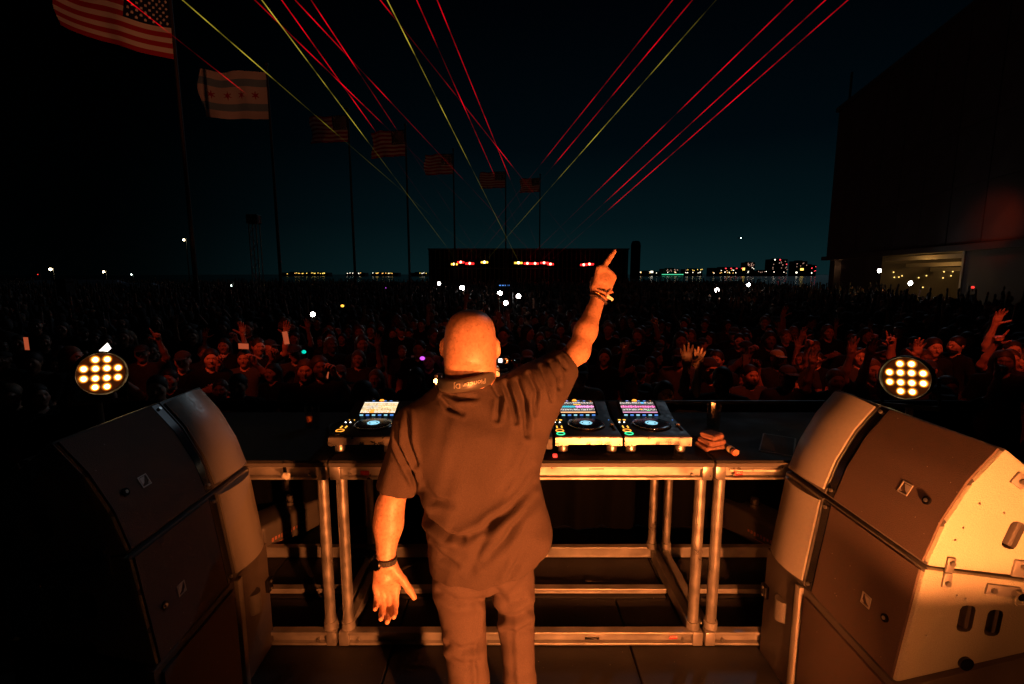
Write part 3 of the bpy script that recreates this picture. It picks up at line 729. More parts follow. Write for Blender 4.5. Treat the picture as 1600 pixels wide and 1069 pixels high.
def player(x, label, variant, yaw=0.0):
    """media player, 0.33 x 0.45 m; origin at the front middle on the table"""
    e = empty('media_player', (x, 2.335, TT), (0, 0, yaw), label=label, cat='media player', group='players on the middle table')
    w, d = 0.335, 0.45; z0 = 0.040
    prof = [(0.0, z0 + 0.012), (0.0, z0 + 0.052), (0.27, z0 + 0.060), (0.30, z0 + 0.066), (0.44, z0 + 0.112), (d, z0 + 0.110), (d, z0)]
    B().prism(prof, w, lambda a, b, t: Vector((t - w / 2, a, b)), 0.004).done('body', 'black', e, smooth='auto')
    fp = [(-w / 2 - 0.001, z0 + 0.002), (w / 2 + 0.001, z0 + 0.002), (w / 2 + 0.001, z0 + 0.047), (-w / 2 - 0.001, z0 + 0.047)]
    fp = [(-w / 2 - .001, z0 + .002), (-.115, z0 + .002), (-.10, z0 + .009), (.10, z0 + .009), (.115, z0 + .002), (w / 2 + .001, z0 + .002), (w / 2 + .001, z0 + .047), (-w / 2 - .001, z0 + .047)]
    B().prism(fp, 0.012, lambda a, b, t: Vector((a, -0.010 + t, b)), 0.0015).done('front_panel', 'silver', e)
    for fx in (-0.125, 0.125):
        for fy in (0.035, 0.40):
            B().lathe((fx, fy, 0), [(0.0, 0), (0.024, 0.0), (0.026, 0.004), (0.026, 0.030), (0.022, 0.036), (0.022, z0 + 0.012)]).done('foot', 'silver', e, smooth='auto')
    zt = z0 + 0.058
    j = B().lathe((0.012, 0.165, zt - 0.004), [(0.0, 0.014), (0.080, 0.014), (0.094, 0.012), (0.103, 0.004), (0.104, -0.006)], n=48).done('jog_wheel', 'blackgloss', e, smooth='auto')
    B().torus((0.012, 0.165, zt + 0.0075), 0.096, 0.0022, n=48, k=6).done('wheel_rim', 'chrome', j, smooth=True)
    B().torus((0.012, 0.165, zt + 0.0108), 0.026, 0.0022, n=32, k=4).done('wheel_display', 'e_cyan', j)
    B().lathe((0.012, 0.165, zt + 0.0105), [(0.0, 0.0008), (0.016, 0.0008), (0.017, 0)], n=20).done('wheel_logo', 'e_cyan', j)
    B().torus((0.012, 0.165, zt + 0.0108), 0.033, 0.0014, n=8, k=4).done('wheel_ticks', 'e_cyan', j)
    tilt = math.atan2(0.046, 0.14)
    sc_w = 0.196
    fx = -0.008
    sb = B().box((fx, 0.372, z0 + 0.0915), (0.225, 0.135, 0.006), (tilt, 0, 0), 0.002).done('screen_frame', 'blackgloss', e)
    me = screen_mesh('screen', sc_w, 0.108, variant)
    link_mesh('screen', me, 'screen', sb, loc=(fx, 0.372 - 0.0012, z0 + 0.0955), rot=(tilt, 0, 0))
    for i in range(6):      # button row under the screen and light row above it
        B().box((fx - 0.085 + 0.034 * i, 0.302, z0 + 0.070), (0.018, 0.006, 0.004), (tilt, 0, 0)).done('button', 'e_blue' if i % 2 else 'e_cyan', e)
        if i not in (2,): B().box((fx - 0.085 + 0.034 * i, 0.438, z0 + 0.115), (0.014, 0.005, 0.004)).done('button', 'e_blue' if i in (1, 3, 4) else 'alu_dull', e)
    B().lathe((fx - 0.005, 0.446, z0 + 0.112), [(0.0, 0.010), (0.010, 0.009), (0.014, 0.004), (0.015, 0)], n=16).done('indicator_light', 'e_orange', e, smooth=True)
    for yy, mm in ((0.032, 'e_green'), (0.078, 'e_orange')):
        B().torus((-0.137, yy, zt - 0.004), 0.0195, 0.0030, n=28, k=6).done('play_button' if mm == 'e_green' else 'cue_button', mm if not (variant == 0 and mm == 'e_green') else 'black', e, smooth=True)
    for k, (bx, by, mm) in enumerate(((-0.147, 0.118, 'e_amber'), (-0.122, 0.118, 'e_amber'), (-0.147, 0.138, 'e_amber'), (-0.122, 0.138, 'e_amber'),
                                      (-0.150, 0.205, 'e_white'), (-0.124, 0.205, 'e_white'), (-0.142, 0.245, 'e_amber'), (-0.115, 0.245, 'e_amber'), (-0.130, 0.285, 'e_red'), (0.145, 0.335, 'e_cyan'), (0.150, 0.245, 'e_blue'))):
        big = by == 0.245 and variant > 0 and bx < 0
        B().lathe((bx, by, zt - 0.002), [(0.0, 0.004), (0.0085 if big else 0.0035, 0.004), (0.009 if big else 0.004, 0)], n=12).done('button', mm, e)
    ps = B().box((0.147, 0.13, zt), (0.012, 0.105, 0.004)).done('pitch_slider', 'blackgloss', e)
    B().box((0.147, 0.145, zt + 0.007), (0.020, 0.014, 0.012), bev=0.003).done('slider_cap', 'alu_dull', ps)
    return e
player(0.385, 'media player right beside the pointing man, teal and pink wave on its screen', 1, R(0.4))
player(0.732, 'rightmost media player, magenta wave on its screen, golden lit front edge', 2, R(-0.6))
player(-0.752, 'leftmost media player, pale amber page on its screen', 0, R(0.5))
def mixer():
    e = empty('mixer', (0.005, 2.335, TT), label='black mixer between the players, mostly hidden behind the man', cat='mixer')
    w = 0.40
    prof = [(0.0, 0.02), (0.0, 0.085), (0.45, 0.105), (0.45, 0.02)]
    B().prism(prof, w, lambda a, b, t: Vector((t - w / 2, a, b)), 0.004).done('body', 'black', e, smooth='auto')
    B().box((0, -0.005, 0.052), (w * 0.98, 0.008, 0.055), bev=0.002).done('front_panel', 'spk_edge', e)
    for i in range(4):
        for k in range(5):
            z = 0.088 + 0.02 * (0.18 + 0.055 * k) / 0.45
            B().lathe((-0.12 + 0.075 * i, 0.18 + 0.055 * k, z), [(0.011, 0), (0.010, 0.016), (0, 0.017)], n=14).done('knob', 'alu_dull', e, smooth='auto')
        f = B().box((-0.12 + 0.075 * i, 0.09, 0.0915), (0.006, 0.07, 0.006)).done('fader_slot', 'blackgloss', e)
        B().box((-0.12 + 0.075 * i, 0.08, 0.098), (0.018, 0.012, 0.012), bev=0.003).done('fader_cap', 'white', f)
    B().box((0.172, 0.20, 0.0965), (0.042, 0.022, 0.004)).done('display', 'e_white', e)
    for k in range(3):
        B().lathe((0.183, 0.09 + 0.03 * k, 0.0925), [(0.004, 0), (0, 0.003)], n=10).done('button', ('e_red', 'e_amber', 'e_red')[k], e)
    for sx in (-0.15, 0.15):
        for y in (0.05, 0.40): B().cyl((sx, y, 0), (sx, y, 0.022), 0.018, n=16).done('foot', 'black', e)
mixer()
B().box((PZ(868, 718, TT).x, 2.285, TT + 0.008), (0.022, 0.018, 0.016), bev=0.003).done('red_marker_light', 'e_red', label='tiny red light on the table edge in front of the mixer', cat='light')

for k, (x0_, x1_, lab) in enumerate(((0.30, 0.10, 'black lead curling behind the player beside the man'), (0.66, 0.98, 'black lead running from the rightmost player to the right table'), (-0.70, -1.02, 'black lead running from the leftmost player to the left table'))):
    cable('cable', [(x0_, 2.80, TT + 0.05), (x0_ + 0.02, 2.86, TT + 0.012), ((x0_ + x1_) / 2, 2.93, TT + 0.008), (x1_ - 0.05, 2.80, TT + 0.008), (x1_, 2.62, TT + 0.008), (x1_ + 0.06, 2.52, TT + 0.008)], 0.006, lab)
def cup(u, v, label, h=0.12, r=0.036, liquid=None, ice=True):
    p = PZ(u, v, TT)
    e = empty('drinking_glass', p, label=label, cat='glass')
    B().lathe((0, 0, 0), [(0.0, 0.0), (r * 0.82, 0.0), (r * 0.85, 0.004), (r, h), (r * 0.95, h), (r * 0.78, 0.010), (0, 0.010)], n=12).done('tumbler', 'glass', e)
    if ice:
        rg = random.Random(int(u))
        for i in range(4):
            B().box((rg.uniform(-.3, .3) * r, rg.uniform(-.3, .3) * r, 0.025 + 0.022 * i), (0.022, 0.022, 0.020), (rg.random(), rg.random(), rg.random()), 0.004).done('ice_cube', 'glass', e)
    if liquid: B().cyl((0, 0, 0.011), (0, 0, h * 0.55), r * 0.76, r * 0.84, n=16).done('drink', liquid, e)
M['amberdrink'] = mat('amber_drink', (0.30, 0.10, 0.02), 0.15)
cup(484, 668, 'tall clear glass of amber drink beside the leftmost player', 0.13, 0.024, 'amberdrink', False)
cup(495, 670, 'thin clear glass behind the amber drink at left', 0.135, 0.022, None, False)
cup(1114, 668, 'clear cut glass with ice at the back of the right table', 0.14, 0.042)
def towel():
    p = PZ(1110, 700, TT); e = empty('towel', p, (0, 0, 0.25), label='brown folded hand towel on the right table beside the microphone', cat='towel')
    rg = random.Random(5)
    for k, (dx, dz, sx, sy, h) in enumerate(((-0.004, 0.014, 0.115, 0.10, 0.026), (0.004, 0.040, 0.105, 0.10, 0.028), (0.004, 0.068, 0.085, 0.09, 0.030))):
        b = B().box((dx, 0, dz), (sx, sy, h), (0, 0.03 * (k - 1), 0.12 * k), 0.0125, 4)
        bmesh.ops.subdivide_edges(b.bm, edges=b.bm.edges[:], cuts=1)
        for v in b.bm.verts: v.co += Vector((rg.uniform(-1, 1), rg.uniform(-1, 1), rg.uniform(-1, 1))) * 0.003
        b.done('fold', 'towel', e, smooth=True)
towel()
def microphone():
    a, b_ = PZ(1124, 690, TT + 0.02), PZ(1147, 706, TT + 0.016)
    e = empty('microphone', (a + b_) / 2, label='black microphone with a pale ring lying on the right table', cat='microphone')
    d = (b_ - a).normalized(); c = (a + b_) / 2
    B().cyl(-d * 0.10, d * 0.055, 0.013, 0.016, n=20).done('handle', 'black', e, smooth='auto')
    B().cyl(d * 0.030, d * 0.052, 0.0185, n=20).done('ring', 'capwhite', e, smooth='auto')
    B().cyl(d * 0.052, d * 0.070, 0.016, n=20).done('collar', 'black', e, smooth='auto')
    B().cyl(d * 0.070, d * 0.085, 0.0175, n=20).done('end_cap', 'ribbon', e, smooth='auto')
microphone()
def tablet():
    p = PZ(1215, 696, TT + 0.012)
    e = empty('tablet', p, (R(8), 0, R(-32)), label='thin dark tablet lying by the amber-lit loudspeaker on the right table', cat='tablet')
    B().box((0, 0, 0), (0.16, 0.22, 0.014), bev=0.004).done('case', 'ply', e); B().box((0, 0, 0.0075), (0.145, 0.20, 0.002)).done('glass_front', 'deck', e)
tablet()
def crumpled():
    p = P(447, 744, 2.20); rg = random.Random(2)
    e = empty('clip_lamp', p, label='small pale clip on a black arm at the left table edge', cat='clip')
    b = B().ball((0, 0, 0), (0.020, 0.014, 0.017), 10)  # unidentified pale tip, modelled as a jittered ball
    for v in b.bm.verts: v.co *= rg.uniform(0.8, 1.25)
    b.done('clip_head', 'tape', e)
    B().tube([(0.0, 0.012, -0.005), (-0.008, 0.02, -0.05), (-0.02, 0.04, -0.09), (-0.03, 0.05, 0.06)], 0.008).done('clip_arm', 'black', e, smooth=True)
crumpled()
def effects_unit(u, v, rz, label, mirror):
    p = PZ(u, v, 0.0)
    e = empty('effects_unit', p, (0, 0, rz), label=label, cat='effects unit', group='low boxes on the floor beyond the booth')
    B().box((0, 0.0, 0.115), (0.26, 0.55, 0.21), bev=0.03, seg=4).done('case', 'spk_edge', e, smooth='auto')
    sgn = -1 if not mirror else 1
    for i in range(9):
        B().box((sgn * 0.1305, -0.20 + 0.024 * i, 0.10 + (0.003 if i % 3 else 0.0)), (0.003, 0.014, 0.026 - 0.004 * (i % 3))).done('lettering_mark', 'ribbon', e)
    B().box((sgn * 0.1305, -0.12, 0.065), (0.003, 0.12, 0.005)).done('lettering_line', 'ribbon', e)
    for x in (-0.1, 0.1):
        for y in (-0.22, 0.22): B().cyl((x, y, 0), (x, y, 0.014), 0.015, n=12).done('foot', 'black', e)
    kn = B().cyl((0.0, 0.05, 0.218), (0.0, 0.05, 0.29), 0.028, n=20).done('nozzle', 'spk_edge', e, smooth='auto')
    B().torus((0, 0.05, 0.25), 0.034, 0.005).done('nozzle_ring', 'chrome', kn, smooth=True)
effects_unit(1185, 842, R(28), 'low dark box with rounded corners on the floor behind the right table legs', False)
effects_unit(448, 836, R(-28), 'low dark box with rounded corners on the floor behind the left table', True)
def action_camera():
    p = P(786, 563, 1.62)
    # the pole stands on the front of the table, its head bent back towards the man
    e = empty('action_camera', p, label='small action camera on a bent stalk beside the bald head', cat='camera')
    B().box((0, 0, 0), (0.040, 0.022, 0.030), bev=0.004).done('camera_body', 'black', e)
    B().box((-0.009, -0.0118, 0.001), (0.013, 0.002, 0.013)).done('rear_screen', 'e_phonew', e)
    B().lathe((0.010, -0.011, 0.001), [(0.011, 0), (0.011, 0.004), (0.007, 0.005), (0.0, 0.003)], axis=(0, -1, 0), n=20).done('lens', 'chrome', e, smooth='auto')
    B().box((-0.002, 0, -0.022), (0.016, 0.014, 0.014), bev=0.002).done('mount', 'steel_dark', e)
    B().box((-0.002, 0, -0.032), (0.034, 0.016, 0.006), bev=0.002).done('mount_plate', 'alu_dull', e)
    foot = Vector((0.15, 2.62, TT)) - p
    B().tube([(-0.002, 0.004, -0.035), (0.0, 0.05, -0.10), foot * 0.45 + Vector((0, 0.05, 0.0)), foot * 0.85 + Vector((0, 0.05, 0.02)), foot], 0.006).done('stalk', 'black', e, smooth=True)
    B().cyl(foot, foot + Vector((0, 0, 0.012)), 0.05, n=24).done('base', 'black', e)
    B().tube([(0.02, 0.0, 0.0), (0.035, 0.005, 0.0), (0.05, 0.01, -0.008), (0.055, 0.02, -0.03)], 0.002, 6).done('lead', 'chrome', e, smooth=True)
action_camera()

def par_light(u, v, y, yaw, roll, label, base_off):
    c = P(u, v, y)
    e = empty('par_light', (c.x, c.y, 0), label=label, cat='stage light', group='round amber LED stage lights')
    aim = (Vector((0.0, 0.4, 1.4)) - c); aim.rotate(Matrix.Rotation(yaw, 3, 'Z')); aim.normalize()
    q = aim.to_track_quat('Z', 'Y').to_matrix() @ Matrix.Rotation(roll, 3, 'Z'); z = c.z; o = Vector((0, 0, z)); D = 0.118
    def at(a, b, t): return o + q @ Vector((a, b, t))
    B().lathe(o, [(0.0, -0.16), (0.06, -0.16), (0.085, -0.14), (0.112, -0.05), (0.122, 0.0), (0.122, 0.034), (0.114, 0.034), (0.112, 0.004), (0.0, 0.004)], axis=aim, n=40).done('housing', 'steel_dark', e, smooth='auto')
    B().torus(o + aim * 0.034, D, 0.004, aim, 48, 8).done('front_ring', 'steel_dark', e, smooth=True)
    f = B().lathe(o, [(0.0, 0.006), (0.111, 0.006)], axis=aim, n=40).done('lens_plate', 'e_ledface', e)  # plate emits faintly to stand in for LED glow on it
    pts = [(-0.026, 0.076), (0.026, 0.076)] + [(-0.075 + 0.05 * i, 0.027) for i in range(4)] + [(-0.075 + 0.05 * i, -0.027) for i in range(4)] + [(-0.026, -0.076), (0.026, -0.076)]
    for a, b in pts:
        l = B().lathe(at(a, b, 0.007), [(0.0245, 0.0), (0.0195, 0.003)], axis=aim, n=20).done('led_lens', 'e_ledrim', e)
        B().lathe(at(a, b, 0.010), [(0.0195, 0.0), (0.0150, 0.002)], axis=aim, n=20).done('led_reflector', 'e_ledmid', l)
        B().lathe(at(a, b, 0.012), [(0.0150, 0.0), (0.0105, 0.001)], axis=aim, n=20).done('led_reflector', 'e_ledhot', l)  # nested rings emit in steps to stand in for the LED halo
        B().lathe(at(a, b, 0.013), [(0.0105, 0.0), (0.007, 0.003), (0.0, 0.004)], axis=aim, n=16).done('led_core', 'e_led', l, smooth=True)
    for s in (-1, 1): B().bar(at(s * 0.128, 0.0, -0.03), at(s * 0.128, -0.165, -0.03), 0.026, 0.006).done('yoke_arm', 'steel_dark', e)
    B().bar(at(-0.13, -0.165, -0.03), at(0.13, -0.165, -0.03), 0.006, 0.026).done('yoke_bar', 'steel_dark', e)
    m = at(0, -0.168, -0.03)
    B().cyl((m.x, m.y, m.z), (m.x, m.y, 0.18), 0.018, n=16).done('pole', 'spk_edge', e, smooth='auto')
    for k in range(3):
        a = 2 * math.pi * k / 3 + base_off
        B().tube([(m.x, m.y, 0.42), (m.x + 0.36 * math.cos(a), m.y + 0.36 * math.sin(a), 0.012)], 0.012).done('tripod_leg', 'spk_edge', e, smooth=True)
par_light(157, 583, 2.62, R(10), R(-6), 'round amber LED stage light glowing above the dark left loudspeakers', 0.3)
par_light(1417, 590, 2.60, R(-12), R(7), 'round amber LED stage light glowing behind the amber-lit right loudspeakers', 0.9)

# ================================================================== THE MAN AT THE BOOTH
def build_dj():
    root = empty('person', (-0.08, 1.52, 0), label='bald man in dark T-shirt seen from behind, right arm raised and pointing', cat='person')
    inv = np.array([-0.08, 1.52, 0.0])
    A = lambda u, v, y: np.array(P(u, v, y))
    hc = A(735, 533, 1.515)
    neckb = A(737, 600, 1.53); chest = A(748, 690, 1.53); belly = A(757, 800, 1.53); pelv = A(754, 885, 1.53)
    shl, ell_, wrl = A(652, 668, 1.53), A(609, 792, 1.53), A(602, 878, 1.47)
    shr, elr, wrr = A(832, 612, 1.53), A(903, 549, 1.66), A(936.5, 462, 1.79)
    # ---- body (skin)
    pr = [cap(hc + (0, 0.010, 0.027), hc + (0, 0.002, -0.045), 0.0665, 0.0720, 0.02, sy=0.78), cap(hc + (-0.014, 0.004, 0.030), hc + (0.014, 0.004, 0.030), 0.0600, 0.0600, 0.03, sy=0.80),
          ell(hc + (0, -0.030, -0.022), (0.072, 0.064, 0.066), 0.04),
          ell(hc + (0, 0.040, -0.060), (0.060, 0.066, 0.070), 0.04), ell(hc + (0, 0.085, -0.095), (0.030, 0.026, 0.026), 0.04),
          cap(hc + (0, 0.104, -0.015), hc + (0, 0.122, -0.045), 0.010, 0.016, 0.02),                    # nose
          cap(hc + (-0.03, 0.092, 0.005), hc + (0.03, 0.092, 0.005), 0.012, 0.012, 0.02),               # brow
          ell(hc + (-0.030, 0.100, -0.012), (0.016, 0.012, 0.010), 0.012, neg=True), ell(hc + (0.030, 0.100, -0.012), (0.016, 0.012, 0.010), 0.012, neg=True),
          cap(hc + (-0.022, 0.108, -0.074), hc + (0.022, 0.108, -0.074), 0.006, 0.006, 0.012),
          cap(hc + (0, -0.012, -0.055), neckb + (0, 0.0, -0.02), 0.066, 0.072, 0.03),
          cap(hc + (-0.030, -0.030, -0.075), neckb + (-0.038, -0.012, 0.0), 0.040, 0.046, 0.03), cap(hc + (0.030, -0.030, -0.075), neckb + (0.038, -0.012, 0.0), 0.040, 0.046, 0.03),
          cap(hc + (-0.052, -0.098, -0.082), hc + (0.052, -0.098, -0.080), 0.012, 0.012, 0.014, neg=True)]   # nape fold
    for s in (-1, 1):
        ec = hc + np.array((s * 0.083, -0.002, -0.022))
        rt = Matrix.Rotation(s * 0.45, 3, 'Z') @ Matrix.Rotation(s * -0.12, 3, 'Y')
        pr += [ell(ec, (0.0085, 0.019, 0.033), 0.008, rot=rt), ell(ec + (s * 0.006, -0.012, 0.006), (0.0075, 0.009, 0.026), 0.006, rot=rt),
               ell(ec + (s * 0.008, 0.004, 0.002), (0.006, 0.010, 0.018), 0.004, neg=True, rot=rt)]
    pr += [cap(neckb, chest, 0.058, 0.10, 0.04, 0), cap(chest + (-0.06, 0, 0), chest + (0.06, 0, 0), 0.085, 0.085, 0.05), cap(belly, pelv, 0.10, 0.06, 0.04, sy=1.2)]
    pr += [cap(shl, ell_, 0.050, 0.042, 0.03), cap(ell_, ell_ + (wrl - ell_) * 0.32, 0.041, 0.044, 0.03), cap(ell_ + (wrl - ell_) * 0.3, wrl, 0.044, 0.029, 0.03),
           ell(ell_ + (0.004, -0.026, 0.0), (0.020, 0.022, 0.026), 0.02)]
    pr += [cap(shr, elr, 0.050, 0.037, 0.03), cap(elr, elr + (wrr - elr) * 0.35, 0.036, 0.037, 0.03), cap(elr + (wrr - elr) * 0.35, wrr, 0.037, 0.0245, 0.03),
           ell(elr + (0.010, -0.012, -0.008), (0.020, 0.020, 0.020), 0.02)]
    knl, knr = A(733, 1062, 1.50), A(812, 1062, 1.58)
    fl, fr = np.array((knl[0] + 0.0, 1.53, 0.07)), np.array((knr[0] + 0.0, 1.63, 0.07))
    hipl, hipr = A(717, 905, 1.53), A(803, 905, 1.57)
    for h_, k_, f_ in ((hipl, knl, fl), (hipr, knr, fr)):
        pr += [cap(h_, k_, 0.056, 0.036, 0.03), cap(k_, f_, 0.036, 0.03, 0.03)]
    body = sdf_mesh(pr, 0.0062)
    # ---- hands
    hd = A(603, 935, 1.42) - wrl
    hl = hand_prims(wrl + np.array((0, 0, 0.004)), (0.01, -0.03, -1), (0.14, -1, 0.10), -1, (0.44, 0.44, 0.44, 0.46), -0.04, (0.80, 0.62, 0.16, 0.10), 1.10)
    kn = A(951, 415, 1.83) - wrr
    tip = A(968, 382, 1.875)
    hdir = nrm(kn); pn = nrm(np.array((-0.25, 1.0, -0.25)))
    hr = hand_prims(wrr, hdir, pn, 1, (0.02, 1.02, 1.05, 1.05), -0.02, (0.50, -0.15, 0.95, 0.45), 1.06)
    # replace the index with one that points the way the photo shows
    base = wrr + hdir * 0.094 + np.cross(hdir, pn) * 0.022
    fd = nrm(tip - base); pts = [base, base + fd * 0.045, base + fd * 0.075, base + fd * 0.100]
    hr = [p for i, p in enumerate(hr) if i not in (1, 2, 3)]
    hr += [cap(pts[0], pts[1], 0.0110, 0.0100, 0.010), cap(pts[1], pts[2], 0.0100, 0.0092, 0.006), cap(pts[2], pts[3], 0.0092, 0.0080, 0.006)]
    hl += [cap(ell_ + (wrl - ell_) * 0.8, wrl + np.array((0, 0, -0.006)), 0.0325, 0.0275, 0.015)]
    hr += [cap(elr + (wrr - elr) * 0.8, wrr + hdir * 0.01, 0.0275, 0.0255, 0.015)]
    V, F, mi = join_vfm([body, sdf_mesh(hl, 0.0026), sdf_mesh(hr, 0.0026)])
    link_mesh('body', np_mesh('body', V - inv, F), 'skin_dj', root)
    # ---- T-shirt
    hem = A(750, 916, 1.40)
    sh = [cap(neckb + (0, 0.008, -0.022), chest + (0, 0, 0.05), 0.090, 0.13, 0.06, cuts=[((0, 0.35, 1), neckb + (0, -0.07, 0.008))]),
          cap(chest + (-0.075, 0.0, 0.02), chest + (0.075, 0.0, 0.02), 0.128, 0.128, 0.06, sy=1.05),
          cap(chest + (-0.065, 0, 0), belly + (-0.060, 0, 0), 0.130, 0.132, 0.05), cap(chest + (0.060, 0, 0), belly + (0.060, 0, 0), 0.130, 0.132, 0.05),
          cap(belly + (-0.058, 0, 0), pelv + (-0.048, 0, -0.13), 0.134, 0.130, 0.05, cuts=[((0.10, 0, -1), hem)]), cap(belly + (0.058, 0, 0), pelv + (0.052, 0, -0.13), 0.136, 0.130, 0.05, cuts=[((0.10, 0, -1), hem)]),
          ell(A(842, 838, 1.50), (0.040, 0.08, 0.060), 0.06)]
    # left sleeve
    d = nrm(ell_ - shl); cutl = shl + d * 0.225
    sh += [cap(neckb + (-0.05, 0.006, -0.046), shl + (0.004, 0, 0), 0.068, 0.072, 0.06), cap(shl, cutl + d * 0.1, 0.074, 0.066, 0.04, cuts=[(nrm(d + (0.10, 0, -0.25)), cutl)]),
           cap(shl + (0.03, 0, -0.06), chest + (-0.07, 0, -0.12), 0.06, 0.10, 0.06)]
    # right sleeve
    d = nrm(elr - shr); cutr = shr + d * 0.158
    sh += [cap(neckb + (0.05, 0.006, -0.044), shr + (0, 0, -0.004), 0.068, 0.074, 0.06), cap(shr, cutr + d * 0.1, 0.077, 0.050, 0.05, cuts=[(nrm(d), cutr)]),
           cap(shr + d * 0.10 + (0.0, 0, -0.03), chest + (0.075, 0, -0.045), 0.050, 0.10, 0.07), cap(shr + d * 0.02, chest + (0.07, 0, -0.02), 0.06, 0.11, 0.06)]
    V, F, mi = sdf_mesh(sh, 0.0045)
    # creases: each a polyline on the cloth (photo pixels), half-width and depth in pixels / metres
    CR = [([(652, 775), (668, 812), (700, 838), (722, 842)], 6, .017), ([(716, 846), (755, 828), (800, 794), (834, 756)], 8, .011),
          ([(832, 728), (812, 756), (795, 776)], 6, .006), ([(836, 778), (812, 812), (785, 850), (752, 880)], 8, .009), ([(672, 850), (690, 872), (712, 884)], 6, .008),
          ([(772, 812), (752, 850), (735, 895)], 9, .006), ([(816, 870), (800, 895), (790, 915)], 7, .006),
          ([(770, 600), (782, 622), (777, 655)], 5, .012), ([(790, 600), (802, 632), (806, 660)], 4.5, .012), ([(808, 596), (820, 632), (824, 680)], 5.5, .015), ([(826, 585), (838, 612), (836, 645)], 4.5, .011),
          ([(845, 572), (856, 596), (862, 625)], 4.5, .010), ([(860, 566), (872, 588), (874, 606)], 4, .009), ([(874, 560), (884, 576)], 3.5, .007),
          ([(694, 612), (716, 622), (744, 622)], 5, .008), ([(690, 622), (700, 636), (722, 646)], 5, .008), ([(636, 645), (640, 690), (650, 725)], 5, .013), ([(622, 665), (622, 695), (632, 722)], 4.5, .011), ([(628, 700), (640, 735), (652, 752)], 5, .012),
          ([(646, 735), (650, 760)], 5, .012), ([(832, 700), (815, 735), (790, 762)], 9, .007), ([(660, 760), (680, 782), (705, 790)], 7, .007)]
    N = vnormals(V, F); u, v = proj(V); face = np.clip(-N[:, 1] * 1.6 + 0.1, 0, 1)
    disp = np.zeros(len(V))
    for pl, w, dep in CR:
        w = w * 0.72
        best = np.full(len(V), 1e9); tt = np.zeros(len(V)); n = len(pl) - 1
        for i in range(n):
            a, b = np.array(pl[i], float), np.array(pl[i + 1], float); ab = b - a
            h = np.clip(((u - a[0]) * ab[0] + (v - a[1]) * ab[1]) / (ab @ ab), 0, 1)
            dd = np.hypot(u - a[0] - h * ab[0], v - a[1] - h * ab[1]); m_ = dd < best; best[m_] = dd[m_]; tt[m_] = (i + h[m_]) / n
        env = np.sin(np.pi * np.clip(tt * 0.86 + 0.07, 0, 1)) ** 0.7
        disp += 1.5 * (-dep * np.exp(-(best / w) ** 2) + dep * 0.5 * np.exp(-((best - 2.1 * w) / (1.2 * w)) ** 2)) * env
    x, y, z = V.T
    soft = 0.0022 * np.sin(23 * x + 31 * z + 3 * np.sin(17 * z)) + 0.0016 * np.sin(47 * x - 29 * z + 2 * np.sin(31 * x))
    V = V + N * ((disp + soft) * face)[:, None]
    link_mesh('tshirt', np_mesh('tshirt', V - inv, F), 'tshirt', root)
    # ---- trousers
    tr = [cap(pelv + (-0.045, 0, 0.03), pelv + (0.045, 0, 0.03), 0.112, 0.112, 0.03, sy=1.05),
          cap(hipl + (0.008, 0, 0.03), hipl + (0.002, -0.012, -0.03), 0.092, 0.090, 0.02), cap(hipr + (-0.012, 0, 0.03), hipr + (-0.004, -0.008, -0.03), 0.080, 0.074, 0.02)]
    for h_, k_, f_, r0, r1, r2 in ((hipl, knl, fl, 0.086, 0.066, 0.078), (hipr, knr, fr, 0.070, 0.056, 0.074)):
        f_ = f_ + np.array((0, -0.01, -0.035))
        tr += [cap(h_, k_, r0, r1, 0.014), cap(k_, f_ + (0, 0, 0.09), r1, r2, 0.025, cuts=[((0, 0, -1), f_ + (0, 0, 0.02))])]
    V, F, mi = sdf_mesh(tr, 0.0062)
    CR = [([(686, 925), (715, 942), (750, 940)], 6, .008), ([(700, 1008), (722, 1018), (745, 1012), (766, 992)], 6, .012), ([(752, 945), (752, 985), (740, 1030), (742, 1068)], 4, -.006), ([(705, 1030), (725, 1042), (745, 1035)], 7, .007),
          ([(770, 955), (785, 966), (810, 964), (832, 950)], 6, .014), ([(790, 985), (808, 990), (828, 980)], 6, .008), ([(806, 972), (808, 1020), (810, 1068)], 4, -.005), ([(776, 925), (795, 945), (815, 935)], 6, .007)]
    N = vnormals(V, F); u, v = proj(V); face = np.clip(-N[:, 1] * 1.6 + 0.1, 0, 1); disp = np.zeros(len(V))
    for pl, w, dep in CR:
        best = np.full(len(V), 1e9); n = len(pl) - 1
        for i in range(n):
            a, b = np.array(pl[i], float), np.array(pl[i + 1], float); ab = b - a
            h = np.clip(((u - a[0]) * ab[0] + (v - a[1]) * ab[1]) / (ab @ ab), 0, 1)
            best = np.minimum(best, np.hypot(u - a[0] - h * ab[0], v - a[1] - h * ab[1]))
        disp += -dep * np.exp(-(best / w) ** 2) + dep * 0.5 * np.exp(-((best - 2.1 * w) / (1.2 * w)) ** 2)
    x, y, z = V.T
    soft = 0.002 * np.sin(19 * x + 37 * z + 3 * np.sin(13 * z)) + 0.0014 * np.sin(41 * x - 51 * z)
    V = V + N * ((disp + soft) * face)[:, None]
    link_mesh('trousers', np_mesh('trousers', V - inv, F), 'trouser', root)
    for f_ in (fl, fr):
        V, F, mi = sdf_mesh([cap(f_ + (0, -0.05, -0.02), f_ + (0, 0.17, -0.03), 0.045, 0.04, 0.02, cuts=[((0, 0, -1), (0, 0, 0.004))]), cap(f_ + (0, -0.03, 0.0), f_ + (0, -0.02, 0.06), 0.045, 0.04, 0.02)], 0.009)
        link_mesh('shoe', np_mesh('shoe', V - inv, F), 'shoe', root)
    # ---- worn things
    e = empty('headphones', neckb, label='headphones with padded band worn round the man\'s neck', cat='headphones')
    c0 = A(730, 588, 1.52) - neckb; Rb = 0.086; KY = 1.32
    pts = []
    n = 40
    vs, fs = [], []
